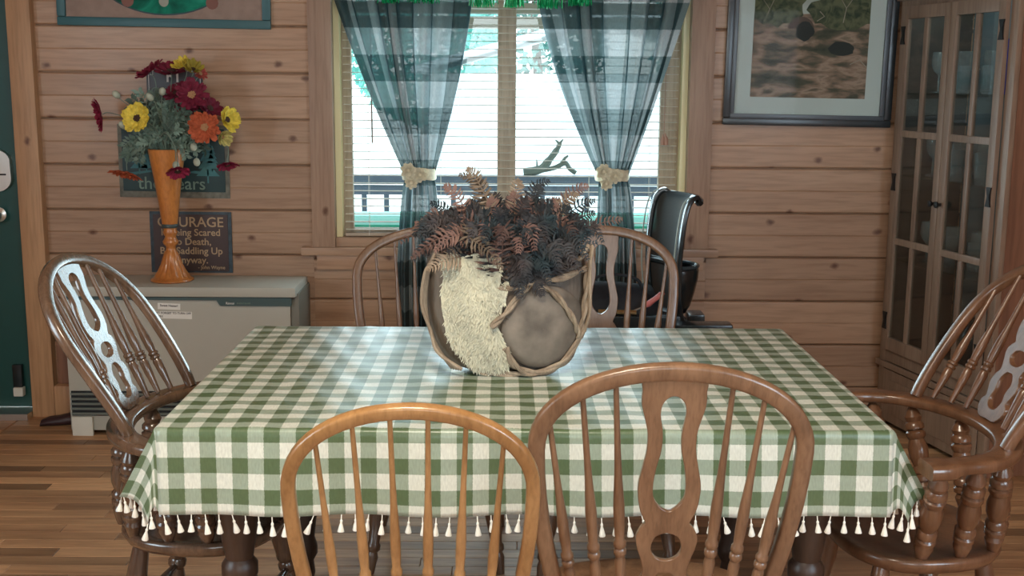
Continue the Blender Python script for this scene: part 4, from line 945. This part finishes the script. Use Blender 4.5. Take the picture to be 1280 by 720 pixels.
MB().prism(blob(-.16, .12, .13, .09, 1), -.0102, -.0096).build('print_trees', fol, p, smooth=False); MB().prism(blob(.13, .10, .16, .075, 2), -.0102, -.0096).build('print_trees', fol, p, smooth=False); MB().prism(blob(.05, .24, .12, .07, 3), -.0102, -.0096).build('print_trees', fol, p, smooth=False)
m = MB()
for P in (([-.20, .05], [-.18, .10], [-.225, .16], [-.18, .10], [-.15, .17]), ([.13, .05], [.14, .11], [.10, .17], [.14, .11], [.185, .18]), ([.02, .055], [.05, .075], [.03, .095]), ([.17, -.12], [.21, -.10], [.24, -.13])): m.tube([(a, -.0104, b) for a, b in P], .0022, 4)
m.build('print_trunks', trk, p, smooth=False)
MB().prism([(-.045+.055*cos(pi*i/14), .022+.05*sin(pi*i/14)) for i in range(15)], -.0106, -.0100).build('print_tail_fan', brz, p, smooth=False)
MB().prism(blob(-.028, .012, .040, .040, 6, 16), -.0112, -.0106).build('print_turkey', drk, p, smooth=False)
MB().prism(blob(.13, -.055, .060, .030, 8, 18), -.0106, -.0100).build('print_bush', drk, p, smooth=False)
MB().box((-GW/2+.05, -.0135, -GH/2+.05), (GW/2-.05, -.0125, GH/2-.05)).build('glazing', glassmat('picture_glass', (1, 1, 1), .0012, fres=False), p, smooth=False)

# ================================================================== VASE AND FLOWERS
VX, VY, VZ = -1.385, 4.835, HZ
fl_ = MB(); prof = [(.083, 0), (.088, .004), (.086, .010), (.074, .016), (.066, .022), (.052, .045), (.041, .07), (.034, .095), (.029, .118), (.021, .130), (.020, .145), (.030, .155), (.033, .166), (.026, .176), (.022, .186), (.027, .196), (.030, .206), (.026, .214), (.031, .235), (.043, .33), (.055, .42), (.068, .50), (.073, .535), (.075, .548), (.070, .549), (.062, .52), (.045, .40)]
def wave(a, z): return 1+(.13*abs(sin(7*a))-.04 if .02 < z < .118 else 0)
vase = empty('flared_vase', (VX, VY, VZ)); tag(vase, 'tall orange wooden vase with a fluted bell base on the heater', 'vase')
fl_.lathe(prof, 56, None, wave=wave, cap=False); fl_.build('body', vase_m, vase, angle=60)
MB().lathe([(.0325, .224), (.0345, .228), (.0345, .236), (.0325, .240)], 28, cap=False).build('dark_ring', plain('vase_dark_ring', (.05, .07, .07), .4), vase)
fo2 = foliage('dusty_foliage', (.10, .16, .125), (.21, .29, .235), transl=.2, scale=20)
rim = Vector((VX, VY, VZ+.54))
lf = empty('artificial_greenery', (VX, VY, VZ+.50)); tag(lf, 'grey green feathery artificial leaves filling the top of the orange vase', 'greenery')
rnd = random.Random(21)
def leafspray(P, seed, parent):
    rnd = random.Random(seed); Q = catmull(P, 5); m = MB(); m.tube(Q, .0015, 4)
    for k in range(4, len(Q)):
        p = Q[k]; t = (Q[k]-Q[k-1]).normalized()
        for s_ in (-1, 1):
            d = (t.cross(Vector((0, -1, 0))).normalized()*s_+t*.7+Vector((0, rnd.gauss(0, .4), 0))).normalized(); L_ = rnd.uniform(.02, .035); e = d.cross(Vector((0, -1, .1))).normalized()*.0055
            m.add([p, p+d*L_*.5-e, p+d*L_, p+d*L_*.5+e], [(0, 1, 2, 3)])
    m.build('leaf_spray', fo2, parent, smooth=False)
for i in range(85):
    a = rnd.uniform(-pi*.12, pi*1.12); q = rnd.uniform(.4, 1); x = .165*q*cos(a); z = .04+.25*q*sin(a)+.03; y_ = rnd.uniform(-.09, .07)
    leafspray([(x*.05, y_*.1, .0), (x*.35, y_*.5, .06+z*.35), (x*.8, y_*.9, max(.055, z*.85)+.01), (x, y_, z)], i, lf)
leafspray([(0, 0, 0), (-.06, -.04, .08), (-.12, -.05, .09), (-.16, -.05, .06)], 90, lf); leafspray([(0, 0, 0), (-.05, -.06, .08), (-.10, -.07, .06), (-.14, -.07, .03)], 91, lf)
def petalmat(name, col): return foliage(name, [c*.65 for c in col], col, rough=.65, transl=.15, scale=60)
red_m = petalmat('burgundy_petals', (.22, .022, .05)); yel_m = petalmat('yellow_petals', (.70, .55, .08)); org_m = petalmat('orange_petals', (.62, .14, .06)); pink_m = petalmat('crimson_petals', (.36, .03, .08)); cor_m = petalmat('coral_petals', (.55, .10, .08)); pale_m = petalmat('pale_yellow_petals', (.55, .48, .18))
cen_dark = plain('flower_centre_dark', (.06, .03, .02), .9); cen_or = plain('flower_centre_tan', (.45, .25, .12), .9); stem_m = plain('flower_stem', (.17, .22, .17), .7); bud_m = plain('pale_bud', (.42, .46, .36), .7)
def at_px(px, py, Y):
    d = fw+r2*((px-640)/FPX)+u2*((360-py)/FPX); return Vector((0, 0, EYE))+d*(Y/d.y)
def flower(px, py, Y, R_, nrm, mat, cen, label, cat='flower', petals=16, layers=2, cup=.25, seed=0, wide=.34):
    if cat == 'flower': R_ *= 1.18
    rnd = random.Random(seed+50); c = at_px(px, py, Y); nrm = Vector(nrm).normalized()
    o = empty('artificial_bud' if cat == 'bud' else 'artificial_flower', tuple(c)); tag(o, label, cat)
    q = nrm.to_track_quat('Z', 'Y').to_matrix().to_4x4()
    base = rim+Vector((rnd.uniform(-.02, .02), rnd.uniform(-.015, .015), -.03))-c
    b2 = -nrm*.035; up_ = Vector((0, 0, .05 if c.z < rim.z+.06 else 0))
    midp = base.lerp(b2, .55)+Vector((0, -.01, .05)); 
    if c.z < rim.z+.05: midp = base.lerp(b2, .5)+Vector((0, -.03, .11)); b3 = b2+Vector((0, 0, .05)); P = [base, base+Vector((0, -.03, .08)), midp, b3, b2*.2]
    else: P = [base, base.lerp(midp, .5)+Vector((0, 0, .03)), midp, b2, b2*.1]
    MB().tube(catmull(P, 6), .0018, 5).build('stem', stem_m, o)
    if cat == 'bud':
        MB().sphere((0, 0, 0), (R_, R_, R_*1.25), 10, 8, q).lathe([(R_*.5, -R_*1.3), (R_*.9, -R_*.8), (R_*.95, -R_*.3)], 8, q, cap=False).build('bud_head', mat, o); return
    m = MB()
    for l in range(layers):
        n = petals; rr = R_*(1-.22*l)
        for i in range(n):
            a = 2*pi*(i+.5*l)/n+rnd.gauss(0, .06); L_ = rr*rnd.uniform(.88, 1.08); w = L_*wide*rnd.uniform(.9, 1.1); h = cup*L_*(1+.8*l)
            ca, sa = cos(a), sin(a); Z = lambda t: h*t*t+rnd.gauss(0, .002)
            pts = []
            for (r_, s_) in ((.12, 0), (.5, -w*.5), (.85, -w*.48), (1.0, -w*.2), (.97, 0), (1.0, w*.22), (.85, w*.48), (.5, w*.5)):
                x, y_ = L_*r_, s_; pts.append((x*ca-y_*sa, x*sa+y_*ca, Z(r_)))
            m.add(pts, [(0, 1, 2, 3, 4), (0, 4, 5, 6, 7)], q)
    m.build('petals', mat, o, smooth=False)
    m = MB()
    for i in range(26):
        a = i*2.4; r_ = R_*.22*sqrt(i/26); m.sphere((r_*cos(a), r_*sin(a), .006+.004*(1-i/26)), R_*.055, 6, 4, q)
    m.build('flower_centre', cen, o)
F = flower
F(187, 91, 4.80, .060, (-.5, -.25, .8), red_m, cen_dark, 'burgundy flower highest at the top left of the bouquet', seed=1, wide=.5, petals=9)
F(214, 90, 4.77, .060, (.1, -.35, .9), red_m, cen_dark, 'burgundy flower across the small black sign at the bouquet top', seed=2, wide=.5, petals=9)
F(127, 143, 4.80, .066, (-.85, -.4, -.15), pink_m, cen_dark, 'crimson flower hanging out farthest left of the bouquet', seed=3, petals=12, wide=.4)
F(240, 119, 4.74, .058, (.1, -.9, .35), red_m, cen_or, 'open burgundy flower facing forward at the upper right of the bouquet', seed=4, petals=14)
F(221, 116, 4.78, .050, (-.3, -.5, .7), red_m, cen_dark, 'small burgundy flower just left of the open burgundy one', seed=5, wide=.5, petals=8)
F(262, 136, 4.80, .050, (.6, -.45, .5), red_m, cen_dark, 'burgundy flower behind and above the orange gerbera', seed=6, wide=.5, petals=8)
F(233, 137, 4.80, .042, (0, -.7, .5), red_m, cen_dark, 'burgundy flower half hidden in the leaves beneath the open one', seed=7, wide=.5, petals=8)
F(172, 148, 4.72, .054, (-.15, -.95, .2), yel_m, cen_dark, 'yellow flower with dark centre facing forward on the left', seed=8, petals=9, wide=.6, cup=.3)
F(228, 84, 4.76, .036, (-.3, -.4, .8), yel_m, cen_dark, 'small yellow flower at the very top of the bouquet', seed=9, petals=7, wide=.6, cup=.6)
F(241, 88, 4.74, .038, (.3, -.55, .75), yel_m, cen_dark, 'yellow flower at the top right next to the coral one', seed=10, petals=7, wide=.6, cup=.6)
F(250, 93, 4.79, .028, (.5, -.5, .5), cor_m, cen_or, 'small coral flower at the top right of the bouquet', seed=11, petals=9, wide=.45)
F(283, 150, 4.76, .046, (.85, -.5, .25), yel_m, cen_dark, 'yellow cupped flower farthest right of the bouquet', seed=12, petals=8, wide=.6, cup=.5)
F(277, 171, 4.77, .030, (.6, -.6, -.2), pale_m, cen_or, 'pale yellow half open flower below the right yellow one', seed=13, petals=8, wide=.6, cup=.9)
F(256, 159, 4.70, .056, (.1, -.98, .05), org_m, cen_or, 'orange gerbera facing forward on the right side', seed=14, petals=18)
F(158, 215, 4.76, .058, (-.2, -.25, -.9), org_m, cen_or, 'orange flower drooping on the lower left of the bouquet', seed=15, petals=16)
F(222, 213, 4.70, .045, (.2, -.5, -.85), pink_m, cen_dark, 'crimson flower drooping in front of the orange vase', seed=16, petals=12, wide=.45)
F(284, 205, 4.78, .040, (.2, -.35, -.9), pink_m, cen_dark, 'crimson flower drooping at the lower right before the plaque edge', seed=17, petals=12, wide=.45)
for i, (px, py, t_) in enumerate(((145, 118, 'pale green bud sticking out at the upper left of the bouquet'), (187, 121, 'pale green bud above the yellow flower with dark centre'), (203, 114, 'pale green bud just beneath the top burgundy flowers'), (153, 156, 'pale green bud on the left beside the yellow flower'), (242, 184, 'pale round bud hanging right of the vase rim'), (220, 207, 'pale bud hanging in front of the vase above the crimson flower'), (246, 203, 'pale bud hanging over the plaque tree, right of the vase'))):
    F(px, py, 4.73, .014, (-.3 if px < 200 else .2, -.5, .5 if py < 160 else -.5), bud_m, None, t_, 'bud', seed=30+i)

# ================================================================== CABINET
A = Vector((1.655, 4.90, 0)); Bq = Vector((1.80, 4.25, 0)); ang = atan2((Bq-A).y, (Bq-A).x); CW = (Bq-A).length
A = A-(Bq-A).normalized()*.05
cab = empty('glass_door_cabinet', tuple(A), ang); tag(cab, 'tall brown display cabinet with two glazed doors in the right corner', 'cabinet')
CWT = CW+.10; D = .34; HT = 1.93
# face frame
MB().box((0, 0, .0), (.045, .022, HT), .003).build('face_stile', cabwood, cab); MB().box((CWT-.045, 0, 0), (CWT, .022, HT), .003).build('face_stile', cabwood, cab)
MB().box((.0455, 0, 1.775), (CWT-.0455, .022, HT)).build('face_rail', cabwood, cab); MB().box((.0455, 0, .29), (CWT-.0455, .022, .345)).build('face_rail', cabwood, cab)
MB().box((-.012, -.018, 1.80), (CWT+.012, -.0005, 1.822), .004).build('moulding', cabwood, cab)
MB().box((-.015, -.025, 1.93), (CWT+.015, D+.01, 1.965), .008).build('top', cabwood, cab)
MB().box((-.012, -.014, .262), (CWT+.012, -.0005, .288), .005).build('moulding', cabwood, cab)
MB().box((0, .0225, .0), (.018, D, HT-.001)).build('side_panel', cabside, cab, smooth=False); MB().box((CWT-.018, .0225, 0), (CWT, D, HT-.001)).build('side_panel', cabside, cab, smooth=False)
MB().box((.0185, .0225, .3185), (.0195, D-.0125, HT-.002)).box((CWT-.0195, .0225, .3185), (CWT-.0185, D-.0125, HT-.002)).build('inner_lining', plain('cabinet_lining', (.11, .09, .075), .5), cab, smooth=False)
MB().box((.0185, D-.012, 0), (CWT-.0185, D, HT-.001)).build('back_panel', plain('cabinet_back_panel', (.15, .20, .21), .25), cab, smooth=False)
MB().box((.0185, .0225, .30), (CWT-.0185, D-.0125, .318)).build('cabinet_floor', cabwood, cab, smooth=False)
gshelf = glassmat('glass_shelf', (.85, .92, .92), .08)
for z in (.72, 1.08, 1.42): MB().box((.0200, .04, z), (CWT-.0200, D-.0135, z+.008)).build('shelf', gshelf, cab, smooth=False)
cl = MB().box((.10, .10, HT-.022), (CWT-.10, .14, HT-.004), .003).build('added_fill_strip', white_cotton, cab)  # white bar added as housing for the invented fill light
ll = bpy.data.lights.new('added_cabinet_fill', 'AREA'); ll.shape = 'RECTANGLE'; ll.size = CWT-.22; ll.size_y = .03; ll.energy = .9; ll.color = (.85, .95, 1); lo = bpy.data.objects.new('added_cabinet_fill', ll); C.objects.link(lo); lo.parent = cab; lo.location = (CWT/2, .12, HT-.026)  # added fill that brightens the cabinet interior, not a known lamp
def cabdoor(x0, x1, hinge):
    y0, y1 = -.020, -.0008; z0, z1 = .345, 1.775; sw = .040
    d = MB().box((x0, y0, z0), (x0+sw, y1, z1), .003).box((x1-sw, y0, z0), (x1, y1, z1), .003).box((x0+sw, y0, z1-.05), (x1-sw, y1, z1), .002).box((x0+sw, y0, z0), (x1-sw, y1, z0+.055), .002).build('door', cabwood, cab)
    rails = [.345+.055]; zz = [1.262, .815]
    cuts = [z0+.055, .80, .826, 1.248, 1.276, z1-.05]
    xm = (x0+x1)/2
    for z in (.80, 1.248): MB().box((x0+sw+.0005, y0+.002, z), (x1-sw-.0005, y1-.001, z+.027), .003).build('muntin', cabwood, d)
    for za, zb_ in ((z0+.0555, .7995), (.8275, 1.2475), (1.2755, z1-.0505)):
        MB().box((xm-.012, y0+.002, za), (xm+.012, y1-.001, zb_), .003).build('muntin', cabwood, d)
        for xa, xb in ((x0+sw+.0005, xm-.0125), (xm+.0125, x1-sw-.0005)): MB().box((xa, -.011, za), (xb, -.008, zb_)).build('pane', glass_cab, d, smooth=False)
    hx_ = x0+.004 if hinge < 0 else x1-.022
    for z in (.47, 1.06, 1.66):
        m = MB().box((hx_, y0-.004, z-.03), (hx_+.018, y0, z+.03)); m.prism([(hx_-.006, z-.036), (hx_+.024, z-.036), (hx_+.014, z), (hx_+.024, z+.036), (hx_-.006, z+.036), (hx_+.004, z)], y0-.006, y0-.001); m.build('hinge', black_metal, d, smooth=False)
    kx = x1-.02 if hinge < 0 else x0+.02
    MB().turned((kx, y0+.001, 1.0), (kx, y0-.026, 1.0), [(0, .007), (.4, .006), (.6, .012), (.9, .013), (1, .006)], 10).build('knob', black_metal, d)
mid = CWT/2
cabdoor(.047, mid-.0015, -1); cabdoor(mid+.0015, CWT-.047, 1)
MB().box((.046, -.004, .03), (CWT-.046, .0, .255), .002).build('drawer_front', cabwood, cab); MB().box((.10, -.010, .07), (CWT-.10, -.0045, .215), .004).build('raised_panel', cabwood, cab)
Mc = Matrix.Translation(A) @ Matrix.Rotation(ang, 4, 'Z')
def incab(name, prof, x, y_, z, mat, label, cat='glass', grp='glassware inside the cabinet', n=14):
    p = Mc @ Vector((x, y_, z)); o = MB().lathe(prof, n, cap=False).build(name, mat, loc=tuple(p)); tag(o, label, cat, grp); return o
WG = [(.028, 0), (.028, .003), (.004, .008), (.004, .07), (.020, .085), (.032, .11), (.033, .14), (.030, .165)]
TB = [(.001, .002), (.028, .0), (.030, .01), (.033, .11), (.031, .11), (.028, .012)]
for sh_, z in (('lower', .728), ('middle', 1.088), ('upper', 1.428)):
    for k in range(7):
        x = .10+k*.088; tall = (k % 2 == 0)
        if sh_ == 'upper' and k == 5: continue
        incab('wine_glass' if tall else 'tumbler', WG if tall else TB, x, .13+.05*(k % 2), z+.001, glassware, ('clear stemmed glass, %s of its kind from the left on the %s cabinet shelf' if tall else 'clear tumbler, %s of its kind from the left on the %s cabinet shelf') % (('first', 'second', 'third', 'fourth')[k//2], sh_), 'glass', '%s on the %s cabinet shelf' % ('stemmed glasses' if tall else 'tumblers', sh_))
bp_ = Mc @ Vector((.10+5*.088, .13, 1.429)); o = MB().lathe([(.001, 0), (.034, .0), (.036, .02), (.036, .11), (.03, .135), (.013, .16), (.012, .20), (.015, .205)], 16, cap=False).build('blue_bottle', blueglass, loc=tuple(bp_)); tag(o, 'blue glass bottle on the top cabinet shelf behind the right door', 'bottle')
jp = Mc @ Vector((.33, .22, .319)); o = MB().lathe([(.001, 0), (.05, .0), (.065, .04), (.07, .10), (.05, .16), (.03, .18), (.035, .2)], 18, cap=False).build('dark_jar', plain('dark_glaze', (.02, .04, .045), .2), loc=tuple(jp)); tag(o, 'dark glazed jar standing on the cabinet bottom', 'jar')

# ================================================================== OFFICE CHAIR AND BAG
oc = empty('office_chair', (.56, 4.28, 0)); tag(oc, 'black mesh-back office chair by the right curtain behind the table', 'chair')
highlight_m = plain('grey_green_highlight', (.30, .36, .33), .4)  # pale grey-green that paints a highlight along the back rims
mesh_m = gingham('black_mesh', .004, 0, 0, (.02, .03, .03), (.01, .014, .015), (.008, .01, .012), sheer=.07, transl=0)
# back: curved sheet leaning right, rolled over at the top; chair faces left
prof = [(.090, .60), (.072, .70), (.066, .80), (.070, .90), (.080, .985), (.096, 1.04), (.122, 1.062), (.142, 1.045)]
Q = catmull([(x, 0, z) for x, z in prof], 4); nW = 12; hwid = [.20+.0*i for i in range(len(Q))]
ROTB = radians(13)
def rb(v): c, s = cos(ROTB), sin(ROTB); return Vector((v[0]*c-v[1]*s, v[0]*s+v[1]*c, v[2]))
def bpos(q, t, k): 
    w = .165*(.86+.14*sin(pi*min(1, k/len(Q)))); return rb((q.x-.035*(1-t*t)*-1-.03, t*w, q.z))
vs = []; 
for k, q in enumerate(Q):
    for j in range(nW+1): vs.append(bpos(q, -1+2*j/nW, k))
fs = [(k*(nW+1)+j, k*(nW+1)+j+1, (k+1)*(nW+1)+j+1, (k+1)*(nW+1)+j) for k in range(len(Q)-1) for j in range(nW)]
me = bpy.data.meshes.new('back_mesh'); me.from_pydata([tuple(v) for v in vs], [], fs); ul = me.uv_layers.new(name='UVMap')
for l in me.loops: ul.data[l.index].uv = (vs[l.vertex_index].y, vs[l.vertex_index].z)
me.materials.append(mesh_m); me.shade_smooth(); o = bpy.data.objects.new('back_mesh', me); C.objects.link(o); o.parent = oc
bf = None
for s_ in (-1, 1):
    f_ = MB().tube([bpos(q, s_, k) for k, q in enumerate(Q)], 1, 10, True, flat=(.010, .022), upv=(0, 1, 0)).build('back_frame', black_plastic, oc)
    MB().tube([bpos(q, s_*1.05, k)+rb((-.020, 0, 0)) for k, q in enumerate(Q)], .0028, 6).build('edge_highlight', highlight_m, f_)  # thin pale tube stands in for the highlight on each rim
MB().tube([bpos(Q[-1], -1+2*j/8, len(Q)-1) for j in range(9)], .016, 8).build('back_frame', black_plastic, oc)
MB().tube([bpos(Q[0], -1+2*j/8, 0) for j in range(9)], .020, 8).build('back_frame', black_plastic, oc)
MB().tube([bpos(Q[8], -1+2*j/8, 8) for j in range(9)], .014, 8).build('back_frame', black_plastic, oc)
# shell behind the lumbar
vs = []; n = 20
for k, (z, w, d_) in enumerate(((.805, .078, .070), (.79, .082, .074), (.76, .080, .072), (.71, .070, .062), (.66, .055, .048), (.63, .04, .03))):
    for i in range(n+1): a = -pi*.62+pi*1.24*i/n; vs.append((.085+d_*cos(a), -.05+w*sin(a), z+.02*cos(a)*0))
fs = [(k*(n+1)+i, k*(n+1)+i+1, (k+1)*(n+1)+i+1, (k+1)*(n+1)+i) for k in range(5) for i in range(n)]
o = MB().add(vs, fs).build('arm_shell', black_plastic, oc); q = o.modifiers.new('t', 'SOLIDIFY'); q.thickness = .012
MB().tube([(.085+.070*cos(a), -.05+.078*sin(a), .806) for a in [-pi*.62+pi*1.24*i/20 for i in range(21)]], .007, 7).build('shell_rim', highlight_m if False else plain('glossy_black', (.03, .045, .055), .1), oc)
MB().box((-.30, -.24, .455), (.20, .24, .53), .03).build('seat', black_fabric, oc)
MB().box((.13, -.05, .43), (.19, .05, .62), .01).build('back_bracket', black_plastic, oc)
MB().tube([(-.05, 0, .06), (-.05, 0, .455)], .028, 12).build('gas_column', steel, oc)
for i in range(5):
    a = 2*pi*i/5+.3; e = Vector((-.05+.28*cos(a), .28*sin(a), .075)); MB().tube([(-.05, 0, .10), tuple(e)], [.024, .015], 8).build('base_spoke', black_plastic, oc)
    MB().lathe([(.001, -.018), (.026, -.018), (.028, -.01), (.028, .01), (.026, .018), (.001, .018)], 12, Matrix.Translation((e.x, e.y, .028)) @ Matrix.Rotation(pi/2, 4, 'X')).lathe([(.006, .02), (.006, .055)], 8, Matrix.Translation((e.x, e.y, .02))).build('caster', black_plastic, oc)
for s_ in (-1,):
    MB().tube(catmull([(.14, s_*.24, .44), (.15, s_*.29, .53), (.15, s_*.30, .614)], 4), .014, 8).build('arm_post', black_plastic, oc)
    MB().tube(catmull([(.14, s_*.24, .44), (.05, s_*.18, .445)], 4), .014, 8).build('arm_post', black_plastic, oc)
    MB().box((.04, s_*.33, .612), (.24, s_*.25, .640), .010).build('arm_pad', black_plastic, oc)
# bag with things on the seat
bg_ = empty('black_tote_bag', (.42, 4.225, .533)); tag(bg_, 'slouching black bag resting on the office chair seat behind the splat', 'bag')
vs = []; n = 24
for (z, w, d_) in ((0, .15, .10), (.02, .165, .115), (.08, .165, .11), (.14, .155, .095), (.19, .14, .06), (.205, .13, .035)):
    for i in range(n): a = 2*pi*i/n; e = .5; vs.append((w*math.copysign(abs(cos(a))**e, cos(a)), d_*math.copysign(abs(sin(a))**e, sin(a)), z+.012*sin(3*a)*(z > .1)+(-.02*cos(a) if z > .15 else 0)))
fs = [(k*n+i, k*n+(i+1) % n, (k+1)*n+(i+1) % n, (k+1)*n+i) for k in range(5) for i in range(n)]+[tuple(range(n-1, -1, -1)), tuple(5*n+i for i in range(n))]
MB().add(vs, fs).build('bag_body', black_fabric, bg_, angle=70)
MB().tube(catmull([(-.10, -.03, .19), (-.08, -.05, .235), (.0, -.05, .245), (.07, -.04, .225), (.09, -.03, .18)], 5), .006, 6).build('strap', black_fabric, bg_)
cs = MB().box((.33, 4.045, .532), (.63, 4.098, .650), .008).build('black_case', black_plastic); tag(cs, 'narrow black case standing on the office chair seat in front of the bag', 'case')
rd = MB().tube([(.340, 4.07, .662), (.475, 4.065, .660)], .009, 8).build('brass_rod', brass); tag(rd, 'short brass coloured rod lying on the narrow black case', 'rod')
hd = empty('hand_tool', (.478, 4.075, .670)); tag(hd, 'hand tool with a pink handle and thin steel shaft on the chair', 'tool')
MB().turned((.03, 0, .012), (.095, 0, .062), [(0, .007), (.15, .011), (.5, .0095), (.85, .011), (1, .005)], 10).build('handle', plain('pink_grip', (.55, .16, .15), .4), hd)
MB().tube([(.03, 0, .012), (-.03, 0, -.012)], .003, 6).build('shaft', steel, hd)
